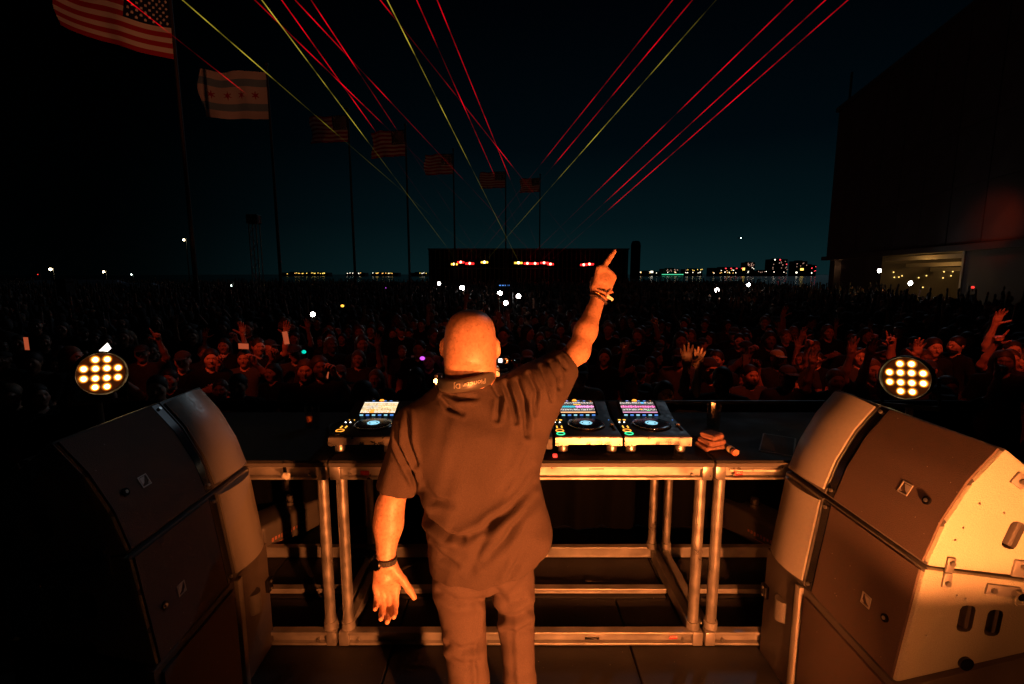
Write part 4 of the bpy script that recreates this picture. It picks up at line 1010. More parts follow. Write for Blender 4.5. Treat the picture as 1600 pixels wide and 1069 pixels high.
    for i in range(n + 1):
        a = math.pi * (1.04 + 0.92 * i / n)                # behind the neck, left to right
        tl = -0.10 * math.cos(a) * 0.10
        for (dr, dz) in ((-0.006, -0.017), (0.004, -0.0225), (0.008, -0.012), (0.0085, 0.0), (0.008, 0.012), (0.004, 0.0195), (-0.006, 0.017)):
            vs.append((c0[0] + math.cos(a) * (Rb + dr), c0[1] + math.sin(a) * (Rb + dr) * KY, c0[2] + dz + math.cos(a) * 0.012))
    for i in range(n):
        for j in range(7): fs.append((i * 7 + j, (i + 1) * 7 + j, (i + 1) * 7 + (j + 1) % 7, i * 7 + (j + 1) % 7))
    me = bpy.data.meshes.new('headband'); me.from_pydata(vs, [], fs); me.shade_smooth()
    bb = bmesh.new(); bb.from_mesh(me); bmesh.ops.recalc_face_normals(bb, faces=bb.faces); bb.to_mesh(me); bb.free()
    hb = link_mesh('headband', me, 'leatherette', e)
    cu = bpy.data.curves.new('lettering', 'FONT'); cu.body = 'Pioneer DJ'; cu.size = 0.0215; cu.align_x = 'CENTER'; cu.align_y = 'CENTER'; cu.extrude = 0.0003; cu.resolution_u = 3
    o = bpy.data.objects.new('tmp_text', cu); COL.objects.link(o)
    me = bpy.data.meshes.new_from_object(o.evaluated_get(bpy.context.evaluated_depsgraph_get())); bpy.data.objects.remove(o)
    for q in me.vertices:                                  # upside down, wrapped round the band
        X, Y_, Zt = -q.co.x * 1.05 + 0.020, -q.co.y, q.co.z
        a = math.pi * 1.5 + X / (Rb + 0.009); rr = Rb + 0.0108 + Zt
        q.co = (c0[0] + math.cos(a) * rr, c0[1] + math.sin(a) * rr * KY, c0[2] + Y_ + math.cos(a) * 0.012)
    link_mesh('lettering', me, 'textsilver', hb)
    for s in (-1, 1):
        a = math.pi * (1.04 if s < 0 else 1.96); hp = np.array((c0[0] + math.cos(a) * Rb, c0[1] + math.sin(a) * Rb, c0[2] + s * 0.012))
        hg = B().box(hp + np.array((s * 0.006, 0.012, 0)), (0.020, 0.034, 0.040), (0, 0, s * 0.2), 0.004).done('hinge', 'silver', e, smooth='auto')
        B().cyl(hp + np.array((s * 0.012, -0.004, 0)), hp + np.array((s * 0.012, -0.009, 0)), 0.009, n=16).done('hinge_screw', 'chrome', hg, smooth='auto')
        B().lathe(hp + np.array((s * -0.012, 0.10, -0.035)), [(0.0, 0.024), (0.03, 0.024), (0.042, 0.014), (0.044, -0.006), (0.036, -0.016), (0.0, -0.016)], axis=(s * 0.5, 0.8, -0.2)).done('ear_cup', 'black', e, smooth='auto')
        B().tube([hp + np.array((s * 0.006, 0.02, 0)), hp + np.array((s * 0.012, 0.06, -0.012)), hp + np.array((s * -0.004, 0.095, -0.03))], 0.006).done('cup_arm', 'steel_dark', e, smooth=True)
    wd = nrm(wrl - ell_); wp = wrl - wd * 0.008
    e = empty('wristwatch', wp, label='dark metal wristwatch on the man\'s hanging left wrist', cat='watch')
    b = B()
    q = Vector(wd + np.array((0.0, 0.30, 0.0))).to_track_quat('Z', 'Y').to_matrix()
    for i in range(26):
        a = 2 * math.pi * i / 26
        b.box(q @ Vector((math.cos(a) * 0.0355, math.sin(a) * 0.0315, 0)), (0.0065, 0.0084, 0.019), q @ Matrix.Rotation(a, 3, 'Z'), 0.0015, 1)
    b.done('strap', 'steel_dark', e)
    B().lathe(q @ Vector((0, 0.038, 0)), [(0, 0.008), (0.018, 0.008), (0.021, 0.004), (0.021, -0.004)], axis=q @ Vector((0, 1, 0)), n=24).done('dial', 'chrome', e, smooth='auto')
    B().box(q @ Vector((0.005, -0.034, 0)), (0.022, 0.005, 0.012), q, 0.002).done('clasp', 'bolt', e)
    wd = nrm(wrr - elr)
    for k, (off, mm, lab, rr) in enumerate(((0.022, 'bead', 'upper dark beaded bracelet on the man\'s raised wrist', 0.0048), (0.004, 'gold', 'golden beaded bracelet on the raised wrist, between two dark ones', 0.0042), (-0.012, 'bead', 'lower dark beaded bracelet on the man\'s raised wrist', 0.0052))):
        c = wrr + wd * (off - 0.004); q = Vector(wd + np.array((0.12 * (k - 1), -0.35, 0.1))).to_track_quat('Z', 'Y').to_matrix(); b = B()
        for i in range(26):
            a = 2 * math.pi * i / 26; b.ball(q @ Vector((math.cos(a) * 0.0325, math.sin(a) * 0.0325, 0)), rr, 7)
        b.done('beaded_bracelet', mm, smooth=True, loc=c, label=lab, cat='bracelet', group='bracelets on the raised wrist')
    e = empty('fabric_wristband', wrr + wd * 0.006, label='fabric festival wristband with a hanging tag on the raised wrist', cat='wristband')
    q = Vector(wd + np.array((0.05, -0.3, 0.1))).to_track_quat('Z', 'Y').to_matrix()
    B().lathe((0, 0, -0.006), [(0.0315, -0.005), (0.0322, -0.005), (0.0322, 0.005), (0.0315, 0.005), (0.0315, -0.005)], axis=q @ Vector((0, 0, 1)), n=28).done('band', 'ribbon', e, smooth='auto')
    t0 = A(948, 462, 1.765) - (wrr + wd * 0.006); t1 = A(958, 469, 1.76) - (wrr + wd * 0.006)
    B().bar(t0, t1, 0.004, 0.012, 0.001).done('tag', 'tape', e)
    B().bar(A(949, 459, 1.765) - (wrr + wd * 0.006), A(958, 456, 1.765) - (wrr + wd * 0.006), 0.003, 0.008, 0.001).done('tail', 'ribbon', e)
build_dj()

# ================================================================== THE CROWD
ARM = {'down': ((0.265, 0.01, 1.13), (0.26, -0.07, 0.90), (0, -0.15, -1), (-1, 0, 0), (0.35,) * 4),
       'up': ((0.31, -0.10, 1.52), (0.29, -0.17, 1.775), (0.05, -0.12, 1), (0, -1, 0), (0.10, 0.06, 0.08, 0.12)),
       'high': ((0.27, -0.07, 1.64), (0.25, -0.12, 1.90), (-0.1, -0.1, 1), (0, -1, 0), (0.12, 0.08, 0.10, 0.15)),
       'point': ((0.29, -0.12, 1.55), (0.25, -0.24, 1.79), (-0.12, -0.3, 1), (0, -1, -0.2), (0.02, 1.0, 1.05, 1.05)),
       'horns': ((0.31, -0.12, 1.50), (0.29, -0.22, 1.755), (0.05, -0.1, 1), (0, -1, 0), (0.03, 1.0, 1.0, 0.03)),
       'phone': ((0.31, -0.20, 1.38), (0.20, -0.36, 1.60), (-0.15, -0.25, 1), (-0.6, -0.9, 0), (0.55, 0.6, 0.6, 0.6)),
       'chest': ((0.28, -0.06, 1.16), (0.10, -0.27, 1.26), (-0.8, -0.5, 0.35), (-0.3, 0.8, 0.2), (0.5,) * 4)}
def person_mesh(name, left, right, hh=0.013, female=False, tank=False, jacket=False):
    """standing person facing -y, 1.72 m tall; left / right = arm pose on -x / +x; slots skin, shirt, trousers"""
    S, T, J = 0, 1, 2
    D_, Lp = 3, 4
    hp = [ell((0, 0.0, 1.615), (0.074, 0.094, 0.098), 0.02, S), ell((0, -0.035, 1.565), (0.056, 0.060, 0.068), 0.03, S), ell((0, -0.072, 1.520), (0.026, 0.022, 0.020), 0.03, S),
          cap((0, -0.094, 1.615), (0, -0.110, 1.583), 0.008, 0.013, 0.012, S), cap((-0.03, -0.086, 1.63), (0.03, -0.086, 1.63), 0.010, 0.010, 0.015, S),
          ell((-0.029, -0.095, 1.612), (0.016, 0.013, 0.010), 0.01, neg=True), ell((0.029, -0.095, 1.612), (0.016, 0.013, 0.010), 0.01, neg=True),
          ell((-0.029, -0.081, 1.611), (0.010, 0.010, 0.0055), 0.003, D_), ell((0.029, -0.081, 1.611), (0.010, 0.010, 0.0055), 0.003, D_),
          cap((-0.044, -0.083, 1.632), (-0.017, -0.093, 1.634), 0.0035, 0.0035, 0.003, D_), cap((0.044, -0.083, 1.632), (0.017, -0.093, 1.634), 0.0035, 0.0035, 0.003, D_),
          cap((-0.02, -0.090, 1.551), (0.02, -0.090, 1.551), 0.0075, 0.0075, 0.005, Lp), ell((-0.042, -0.062, 1.585), (0.022, 0.022, 0.022), 0.03, S), ell((0.042, -0.062, 1.585), (0.022, 0.022, 0.022), 0.03, S),
          ell((-0.077, 0.005, 1.60), (0.010, 0.018, 0.028), 0.008, S), ell((0.077, 0.005, 1.60), (0.010, 0.018, 0.028), 0.008, S),
          cap((0, 0.008, 1.55), (0, 0.012, 1.44), 0.052, 0.056, 0.03, S)]
    pr = [cap((0, 0.010, 1.48), (0, 0.012, 1.42), 0.050, 0.060, 0.03, S)]
    w = 0.9 if female else 1.0
    pr += [cap((-0.10 * w, 0.01, 1.365), (0.10 * w, 0.01, 1.365), 0.098, 0.098, 0.05, T, sy=1.1), cap((-0.06 * w, 0.01, 1.28), (-0.055, 0.0, 1.05), 0.110 * w, 0.105, 0.05, T), cap((0.06 * w, 0.01, 1.28), (0.055, 0.0, 1.05), 0.110 * w, 0.105, 0.05, T),
           cap((-0.05, 0.0, 0.98), (0.05, 0.0, 0.98), 0.118, 0.118, 0.04, J, sy=1.1)]
    for s in (-1, 1):
        pr += [cap((s * 0.095, 0, 0.92), (s * 0.10, -0.01, 0.50), 0.085, 0.060, 0.03, J), cap((s * 0.10, -0.01, 0.50), (s * 0.10, 0.02, 0.10), 0.060, 0.045, 0.03, J),
               cap((s * 0.10, 0.03, 0.045), (s * 0.115, -0.14, 0.035), 0.043, 0.036, 0.02, J), cap((s * 0.06, 0.012, 1.44), (s * 0.165, 0.012, 1.405), 0.048, 0.062, 0.04, T)]
    parts = []; info = {}
    for s, pose in ((-1, left), (1, right)):
        e, wr, hd, pn, curl = ARM[pose]
        sh = np.array((s * 0.178 * w, 0.01, 1.40)); e = np.array((s * e[0], e[1], e[2])); wr = np.array((s * wr[0], wr[1], wr[2]))
        hd = np.array((s * hd[0], hd[1], hd[2])); pn = np.array((s * pn[0], pn[1], pn[2]))
        mid = sh + (e - sh) * 0.62; sl = T if not tank else S
        pr += [cap(sh, mid, 0.062 if not tank else 0.054, 0.058 if not tank else 0.047, 0.03, sl), cap(mid, e, 0.043, 0.040, 0.02, T if jacket else S),
               cap(e, e + (wr - e) * 0.4, 0.041 if not jacket else 0.05, 0.041 if not jacket else 0.047, 0.02, T if jacket else S), cap(e + (wr - e) * 0.4, wr, 0.040, 0.028, 0.02, T if jacket else S)]
        th = (0.5, 0.85, 0.2, 0.1) if pose in ('up', 'high') else ((0.6, 0.5, 0.7, 0.4) if pose != 'phone' else (0.9, 0.3, 0.5, 0.2))
        side = np.sign(np.dot(np.cross(nrm(hd), nrm(pn)), (-s, 0, 0))) or 1     # thumb towards the head when the palm shows
        if pose == 'down': side = np.sign(np.dot(np.cross(nrm(hd), nrm(pn)), (0, -1, 0))) or 1
        parts.append(sdf_mesh(hand_prims(wr, hd, pn, side, curl, 0.14, th, 1.08, S) + [cap(wr - (wr - e) * 0.12, wr, 0.031, 0.028, 0.015, S)], 0.0055))
        info[s] = (wr, nrm(hd), nrm(pn))
    V, F, mi = join_vfm([sdf_mesh(pr, hh), sdf_mesh(hp, 0.0075)] + parts)
    fm = np.sort(mi[F], axis=1)[:, 1].astype(int)
    me = np_mesh(name, V, F, fm)
    for m in ('skin', 'jacket' if jacket else 'shirt', 'jeans', 'brow', 'lips'): me.materials.append(M[m])
    return me, info
PROTO = {}
def proto(key):
    if key not in PROTO:
        l, r, *fl = key
        PROTO[key] = person_mesh('person_' + '_'.join(key), l, r, female='female' in fl, tank='tank' in fl, jacket='jacket' in fl)
    return PROTO[key]
def sdf_part(name, prims, h=0.009):
    V, F, mi = sdf_mesh(prims, h); return np_mesh(name, V, F)
HEADPART = {}
def head_part(kind):
    if kind in HEADPART: return HEADPART[kind]
    face = ell((0, -0.085, 1.585), (0.066, 0.075, 0.075), 0.02, neg=True)
    if kind == 'hair': me = sdf_part('hair', [ell((0, 0.012, 1.635), (0.083, 0.098, 0.096), 0.02), ell((0, 0.05, 1.58), (0.068, 0.052, 0.06), 0.02), face])
    elif kind == 'long_hair': me = sdf_part('hair', [ell((0, 0.012, 1.635), (0.085, 0.10, 0.096), 0.02), cap((-0.055, 0.035, 1.60), (-0.085, 0.02, 1.38), 0.040, 0.035, 0.04), cap((0.055, 0.035, 1.60), (0.085, 0.02, 1.38), 0.040, 0.035, 0.04), cap((0, 0.06, 1.60), (0, 0.075, 1.36), 0.06, 0.05, 0.05), face])
    elif kind == 'cap': me = sdf_part('cap', [ell((0, 0.006, 1.655), (0.083, 0.102, 0.072), 0.01, cuts=[((0, 0, -1), (0, 0, 1.645))]), ell((0, -0.115, 1.652), (0.068, 0.075, 0.010), 0.012)], 0.007)
    elif kind == 'beanie': me = sdf_part('beanie', [ell((0, 0.008, 1.650), (0.083, 0.102, 0.078), 0.01, cuts=[((0, 0, -1), (0, 0, 1.640))]), cap((-0.02, 0.0, 1.655), (0.02, 0.0, 1.655), 0.084, 0.084, 0.01, cuts=[((0, 0, -1), (0, 0, 1.636)), ((0, 0, 1), (0, 0, 1.670))])], 0.008)
    elif kind == 'beard': me = sdf_part('beard', [ell((0, -0.040, 1.535), (0.060, 0.066, 0.056), 0.02), ell((0, -0.09, 1.575), (0.03, 0.03, 0.012), 0.012, neg=True), ell((0, -0.06, 1.625), (0.08, 0.09, 0.052), 0.02, neg=True)])
    elif kind == 'sunglasses':
        b = B()
        for s in (-1, 1): b.box((s * 0.032, -0.104, 1.612), (0.052, 0.012, 0.036), bev=0.005); b.bar((s * 0.058, -0.10, 1.618), (s * 0.080, 0.0, 1.612), 0.005, 0.006)
        b.box((0, -0.106, 1.620), (0.018, 0.007, 0.007)); o = b.done('sunglasses', 'blackgloss'); me = o.data; bpy.data.objects.remove(o)
    HEADPART[kind] = me
    return me
def place_person(key, x, y, yaw, sc, parts, label, group, z=GZ):
    me, info = proto(key)
    o = bpy.data.objects.new('person', me); COL.objects.link(o)
    o.location = (x, y, z); o.rotation_euler = (0, 0, yaw); o.scale = (sc, sc, sc)
    tag(o, label, 'person', group)
    for p in parts:
        k, m = p if isinstance(p, tuple) else (p, {'hair': 'hair', 'long_hair': 'hair', 'beard': 'hair', 'cap': 'capdark', 'beanie': 'capdark', 'sunglasses': 'blackgloss'}[p])
        me2 = head_part(k)
        if not me2.materials: me2.materials.append(M['hair'])
        c = bpy.data.objects.new({'long_hair': 'hair'}.get(k, k), me2); COL.objects.link(c); c.parent = o
        c.material_slots[0].link = 'OBJECT'; c.material_slots[0].material = M[m]
    return o, info
def phone(p, rot, label, screen='e_phone', s=1.0, torch=None, group='phones held up in the crowd'):
    e = empty('phone', p, rot, label=label, cat='phone', group=group)
    B().box((0, 0, 0), (0.076 * s, 0.009, 0.158 * s), bev=0.004).done('phone_body', 'blackgloss', e)
    if screen: B().box((0, -0.0055, 0), (0.069 * s, 0.002, 0.148 * s)).done('screen', screen, e)
    if torch: B().lathe((0, -0.0065, 0.035 * s), [(torch, 0), (torch * 0.8, 0.01), (0, 0.014)], axis=(0, -1, 0), n=16).done('torch', 'e_torch', e, smooth=True)
    return e
def head_at(u, v, sc=1.0):
    p = PZ(u, v, GZ + 1.61 * sc); return p.x, p.y
# ---- the people who can be told apart: head pixel, pose, extras
G1 = 'people of the front rows caught by red light'
NAMED = [
 (1108, 576, ('down', 'down', 'tank'), 8, 1.03, ['beanie', 'sunglasses'], 'man in black tank top and glasses, front row right of the players'),
 (1172, 586, ('chest', 'down'), 4, 0.97, ['beard', 'hair'], 'bearded man close beside the man in the tank top'),
 (1166, 546, ('phone', 'down'), 6, 1.02, ['cap'], 'person in cap lifting a phone behind the bearded man'),
 (1214, 560, ('down', 'point'), -4, 0.98, [('cap', 'capwhite'), 'beard'], 'person in pale cap with one finger raised'),
 (1231, 588, ('down', 'chest'), -10, 1.0, ['cap', 'sunglasses', 'beard'], 'man in dark cap and sunglasses below the pale cap'),
 (1305, 594, ('up', 'down'), -12, 0.98, ['hair'], 'dark-shirted person with one open palm raised, left of the round right light'),
 (1384, 600, ('high', 'down'), -8, 0.98, [('cap', 'capwhite'), 'sunglasses'], 'person in yellow-lit cap at the left rim of the round right light'),
 (1362, 578, ('up', 'up'), -10, 1.02, ['hair'], 'person with both open hands up just left of the round right light'),
 (1443, 560, ('down', 'down'), -10, 1.0, ['hair'], 'person whose face shows just above the round right light'),
 (1480, 606, ('down', 'point'), -16, 0.98, ['long_hair'], 'person pointing upward just right of the round right light'),
 (1512, 632, ('chest', 'chest'), -20, 0.95, ['cap'], 'person with hands together low at right, behind the amber loudspeakers'),
 (1578, 562, ('point', 'down'), -22, 1.04, ['hair'], 'man at the right edge with an arm raised and finger up'),
 (1568, 532, ('high', 'down'), -22, 0.96, ['long_hair'], 'person behind the right-edge man with a hand high'),
 (1592, 530, ('up', 'high'), -24, 1.0, ['cap'], 'person cut by the right picture edge with both hands up'),
 (1447, 500, ('down', 'high'), -10, 1.0, ['hair'], 'lone raised red-lit hand in the dark rows above the round right light'),
 (1240, 520, ('high', 'down'), -8, 1.0, ['hair'], 'person in the dark rows with a fist lifted, above the pale cap'),
 (905, 585, ('up', 'down', 'jacket'), 2, 1.04, ['cap'], 'person in grey jacket with one arm up, seen under the raised arm'),
 (824, 560, ('down', 'down', 'jacket'), 0, 0.98, [('cap', 'jacket')], 'person in grey cap just right of the bald head'),
 (498, 575, ('down', 'phone'), 14, 1.0, ['cap', 'sunglasses'], 'person in sunglasses holding a phone at the chest, left of the booth'),
 (462, 552, ('phone', 'down'), 12, 1.0, ['cap'], 'person in cap lifting a bright phone at left'),
 (382, 560, ('phone', 'phone'), 16, 0.98, ['hair'], 'person filming with both hands, left of the lifted bright phone'),
 (372, 505, ('horns', 'down'), 16, 1.0, ['hair'], 'person making a horned hand sign far left of the booth'),
 (378, 476, ('high', 'down'), 14, 1.0, ['hair'], 'person with a bare arm stretched high beside the truss tower'),
 (350, 540, ('down', 'up'), 18, 1.0, ['long_hair'], 'long-haired person with a palm up, at the left of the lit group'),
 (372, 602, ('down', 'chest'), 16, 0.98, ['hair', 'beard'], 'bearded person low behind the dark left loudspeakers'),
 (246, 606, ('horns', 'down'), 24, 1.0, ['hair'], 'person with a horned hand sign right of the round left light'),
 (222, 552, ('down', 'point'), 24, 1.0, ['cap'], 'person pointing upward above the round left light'),
 (168, 585, ('down', 'phone'), 26, 1.0, ['hair'], 'person holding a glowing white phone over the round left light'),
 (52, 566, ('phone', 'down'), 28, 1.0, ['hair'], 'person lifting an orange phone screen at the far left'),
 (560, 560, ('down', 'up', 'female'), 8, 0.96, ['long_hair'], 'long-haired person with a palm up left of the bald head'),
 (650, 590, ('down', 'down', 'female'), 5, 0.96, ['long_hair'], 'person by the magenta light left of the bald head'),
]
taken = []
for (u, v, key, yaw, sc, parts, lab) in NAMED:
    x, y = head_at(u, v, sc); y = max(y, 4.35)
    o, info = place_person(key, x, y, R(yaw), sc, parts, lab, G1); taken.append((x, y))
# ---- the rest of the front crowd, one object each, then the far mass
KEYS = [('down', 'down'), ('down', 'up'), ('up', 'down'), ('chest', 'down'), ('down', 'down', 'female'), ('chest', 'chest', 'female'), ('high', 'down'), ('down', 'high', 'female'), ('down', 'phone'), ('down', 'point'), ('up', 'up', 'female')]
KW = [6, .5, .5, 2, 6, 1.5, .3, .3, .6, .3, .1]
cand = []
y = 4.55
while y < 62:
    st = 0.60 if y < 16 else (0.68 if y < 30 else 0.85)
    hw = 1.10 * y + 0.8
    x = -hw + random.random() * st
    while x < hw:
        px_, py_ = x + random.uniform(-.26, .26), y + random.uniform(-.28, .28)
        wall = 24.4 - 0.233 * (38 - py_)
        if all((px_ - a) ** 2 + (py_ - b) ** 2 > 0.40 ** 2 for a, b in taken) and not (px_ > wall - 1.2): cand.append((px_, py_))
        x += st * random.uniform(0.85, 1.2)
    y += st * 1.02
cand.sort(key=lambda c: c[0] ** 2 + c[1] ** 2)
ind, far = cand[:265], cand[265:]
def crowd_label(key, parts, x, y, sc):
    u, v = proj((x, y, GZ + 1.61 * sc))
    look = 'long-haired' if 'long_hair' in parts else ('capped' if 'cap' in parts else 'short-haired')
    if 'beard' in parts: look = 'bearded ' + look
    l, r = key[0], key[1]
    ups = sum(p in ('up', 'high') for p in (l, r))
    pose = 'both arms up' if ups == 2 else 'one arm raised' if ups else 'a finger up' if 'point' in key else 'hand held out' if 'phone' in key else 'hands at chest' if 'chest' in key else 'arms down'
    for lim, zone in ((150, 'at the far left edge'), (330, 'around the round left light'), (520, 'left of the booth'), (690, 'left of the bald head'), (790, 'behind the bald head'), (940, 'under the raised arm'),
                      (1100, 'right of the raised arm'), (1290, 'right of the players'), (1470, 'around the round right light'), (9999, 'at the far right edge')):
        if u < lim: break
    return '%s person, %s, in the %s dark rows %s' % (look, pose, 'nearest' if v > 556 else 'middle' if v > 515 else 'farther', zone)
for i, (x, y) in enumerate(ind):
    key = random.choices(KEYS, KW)[0]
    if y < 5.6 and abs(x) < 1.6 and key[0] != 'down': key = ('down', 'down')
    r = random.random()
    parts = ['long_hair'] if 'female' in key else (['cap'] if r < 0.3 else ['hair'])
    if random.random() < 0.25 and 'female' not in key: parts.append('beard')
    sc = random.uniform(0.87, 1.08)
    o, _ = place_person(key, x, y, 0, sc, parts, crowd_label(key, parts, x, y, sc), 'people of the dark crowd')
    o.rotation_euler = (random.uniform(-.07, .09), random.uniform(-.08, .08), math.atan2(x, y) * -0.8 + random.choice((random.uniform(-.3, .3), random.uniform(-.3, .3), random.uniform(-1.1, 1.1))))
def far_mass():
    """far crowd: head, shoulders, trunk and arms for each, one mesh"""
    def uvball(c, r, n=7, m=5):
        V = []; F = []
        for j in range(m + 1):
            t = math.pi * j / m
            for i in range(n):
                a = 2 * math.pi * i / n; V.append((c[0] + r[0] * math.sin(t) * math.cos(a), c[1] + r[1] * math.sin(t) * math.sin(a), c[2] + r[2] * math.cos(t)))
        for j in range(m):
            for i in range(n): F.append((j * n + i, (j + 1) * n + i, (j + 1) * n + (i + 1) % n, j * n + (i + 1) % n))
        return V, F
    def tub(p, q, r0, r1, n=5):
        p, q = Vector(p), Vector(q); m = (q - p).to_track_quat('Z', 'Y').to_matrix(); V = []; F = []
        for c, r in ((p, r0), (q, r1)):
            for i in range(n): V.append(tuple(c + m @ Vector((math.cos(2 * math.pi * i / n) * r, math.sin(2 * math.pi * i / n) * r, 0))))
        for i in range(n): F.append((i, (i + 1) % n, n + (i + 1) % n, n + i))
        return V, F
    kinds = []
    for arms in (((0, 0), (0, 0)), ((1, 0), (0, 0)), ((0, 0), (1, 0)), ((1, 0), (1, 0)), ((0, 1), (0, 0)), ((0, 0), (0, 1)), ((0, 0), (0, 0)), ((0, 0), (0, 0))):
        bits = [uvball((0, 0, 1.61), (0.08, 0.10, 0.115)), uvball((0, 0.02, 1.655), (0.086, 0.10, 0.085)), uvball((0, 0, 1.22), (0.22, 0.13, 0.27), 8, 5), tub((0, 0, 1.15), (0, 0, 0.0), 0.15, 0.10, 6)]
        for s, (up, ph) in zip((-1, 1), arms):
            if up: bits += [tub((s * .18, 0, 1.38), (s * .28, -.1, 1.62), .05, .04), tub((s * .28, -.1, 1.62), (s * .26, -.14, 1.92), .04, .028), uvball((s * .26, -.14, 1.99), (.04, .025, .08), 5, 4)]
            elif ph: bits += [tub((s * .18, 0, 1.38), (s * .28, -.2, 1.45), .05, .04), tub((s * .28, -.2, 1.45), (s * .14, -.35, 1.68), .04, .03), uvball((s * .14, -.35, 1.73), (.04, .03, .07), 5, 4)]
            else: bits += [tub((s * .20, 0, 1.38), (s * .26, 0, 1.0), .055, .04)]
        V, F, o = [], [], 0
        for v, f in bits: V += v; F += [tuple(i + o for i in q) for q in f]; o += len(v)
        kinds.append((np.array(V), np.array(F)))
    VV, FF, o = [], [], 0
    for x, y in far:
        V, F = kinds[random.randrange(8)]; a = math.atan2(x, y) * -0.8 + random.uniform(-.5, .5); s = random.uniform(.92, 1.08); c, d = math.cos(a) * s, math.sin(a) * s
        W_ = np.stack([V[:, 0] * c - V[:, 1] * d + x, V[:, 0] * d + V[:, 1] * c + y, V[:, 2] * s + GZ], 1)
        VV.append(W_); FF.append(F + o); o += len(V)
    me = np_mesh('distant_crowd', np.concatenate(VV), np.concatenate(FF))
    link_mesh('distant_crowd', me, 'mass', kind='stuff', label='dense far crowd in the dark reaching back to the lit rig', cat='crowd')
far_mass()
# ---- phones and small lights in the crowd
PH = [(42, 537, 6.9, 0, 'orange phone screen held up at the far left', 'e_phone', 1.25), (447, 528, 6.6, -8, 'phone with bright orange screen lifted left of the white torch', 'e_phone', 1.2),
      (381, 541, 6.0, 90, 'phone held sideways in two hands at left', 'e_phone', 1.0), (508, 590, 5.0, 12, 'phone with a lit edge held by the person in sunglasses', 'e_phone', 1.1),
      (165, 546, 6.0, 55, 'glowing white phone tilted over the round left light', 'e_phonew', 1.2), (1165, 565, 5.3, -4, 'phone lifted behind the bearded man at right', 'ply', 1.1)]
for u, v, y, roll, lab, scn, s in PH: phone(P(u, v, y), (0, R(roll), R(-12 if u < 800 else 12)), lab, scn, s)
TOR = [(489, 495, 12.0, 0.060, 'brightest white phone torch, in the dark crowd at left'), (686, 444, 33, 0.085, 'phone torch highest left of the bald head'), (722, 451, 29, 0.075, 'phone torch just left above the bald head'),
       (781, 460, 23, 0.060, 'phone torch topmost of the three right above the bald head'), (810, 465, 21, 0.060, 'phone torch rightmost of the three above the bald head'), (790, 476, 17.5, 0.060, 'phone torch lowest of the three above the bald head'),
       (1120, 455, 25, 0.075, 'phone torch at right below the shore lights, left one of two'), (1169, 446, 32, 0.090, 'phone torch at right below the shore lights, right one of two'),
       (1374, 424, 25, 0.070, 'phone torch beside the lit bay of the long building'), (1422, 444, 20, 0.065, 'phone torch in front of the lit bay of the long building')]
for u, v, y, r, lab in TOR:                               # held up at about 2 m over the crowd ground
    if u < 1300: y = PZ(u, v, 1.27).y
    phone(P(u, v, y), (0, R(random.uniform(-12, 12)), 0), lab, None, 1.0, min(max(0.0044 * y, 0.034), 0.10))  # torch disc grows with distance, putting its bloom into the shape
SM = [(475, 550, 5.8, 0.028, 'e_teal', 'teal glow stick', 'small teal light held low left of the booth'), (660, 560, 5.6, 0.030, 'e_magenta', 'light', 'small magenta light left of the bald head'), (535, 478, 10, 0.035, 'e_amber', 'light', 'small yellow light in the dark crowd right of the white torch'),
      (671, 459, 26, 0.05, 'e_red', 'light', 'tiny red light in the crowd left of the bald head'), (602, 450, 34, 0.06, 'e_magenta', 'light', 'tiny pink light far back at left of centre'), (1520, 449, 12, 0.04, 'e_red', 'light', 'red glow light at the right edge of the dark crowd'), (971, 497, 13, 0.022, 'e_white', 'light', 'tiny white light right of the raised wrist')]
for u, v, y, r, mm, cat_, lab in SM:
    e = empty('hand_light', P(u, v, y), label=lab, cat=cat_, group='small lights in the crowd')
    B().ball((0, 0, 0.0), (r, r * 0.6, r * 0.8), 12).done('bulb', mm, e, smooth=True)
    B().cyl((0, 0, -r * 0.7), (0, 0, -r * 2.6), r * 0.35, n=10).done('grip', 'black', e)
def hand_bar():
    e = empty('light_bar', P(788, 446, 31), label='row of four blue lamps low in front of the far rig', cat='light')
    B().box((0, 0, 0), (0.75, 0.06, 0.12), bev=0.01).done('bar_case', 'black', e)
    for i in range(4): B().box((-0.27 + 0.18 * i, -0.033, 0), (0.11, 0.008, 0.06)).done('lamp_face', 'e_blue', e)
hand_bar()

# ================================================================== FLAGS
def star_in(px, py, cx, cy, r, n=5, inner=0.42):
    a = math.atan2(py - cy, px - cx) - math.pi / 2; d = math.hypot(px - cx, py - cy)
    if d > r: return False
    k = (a / (2 * math.pi / n)) % 1.0; k = abs(k - 0.5) * 2       # 1 at the tips
    return d < r * (inner + (1 - inner) * k ** 2.2)
def us(s, t):
    """s = 0 at the hoist, t = 0 at the top"""
    if s < 0.40 and t < 7 / 13:
        for row in range(9):
            for c in range(6 if row % 2 == 0 else 5):
                if math.hypot((s - 0.033 * (1 + 2 * c + (row % 2))) * 1.9, t - 0.054 * (row + 1)) < 0.021: return (0.75, 0.75, 0.75)
        return (0.015, 0.022, 0.06)
    return (0.42, 0.03, 0.035) if int(t * 13) % 2 == 0 else (0.72, 0.70, 0.68)
def city(s, t):
    if 0.17 < t < 0.32 or 0.68 < t < 0.83: return (0.24, 0.42, 0.55)
    for k in range(4):
        if star_in(s * 1.5, t, 1.5 * (0.17 + 0.22 * k), 0.5, 0.10, 6, 0.34): return (0.42, 0.02, 0.03)
    return (0.74, 0.72, 0.68)
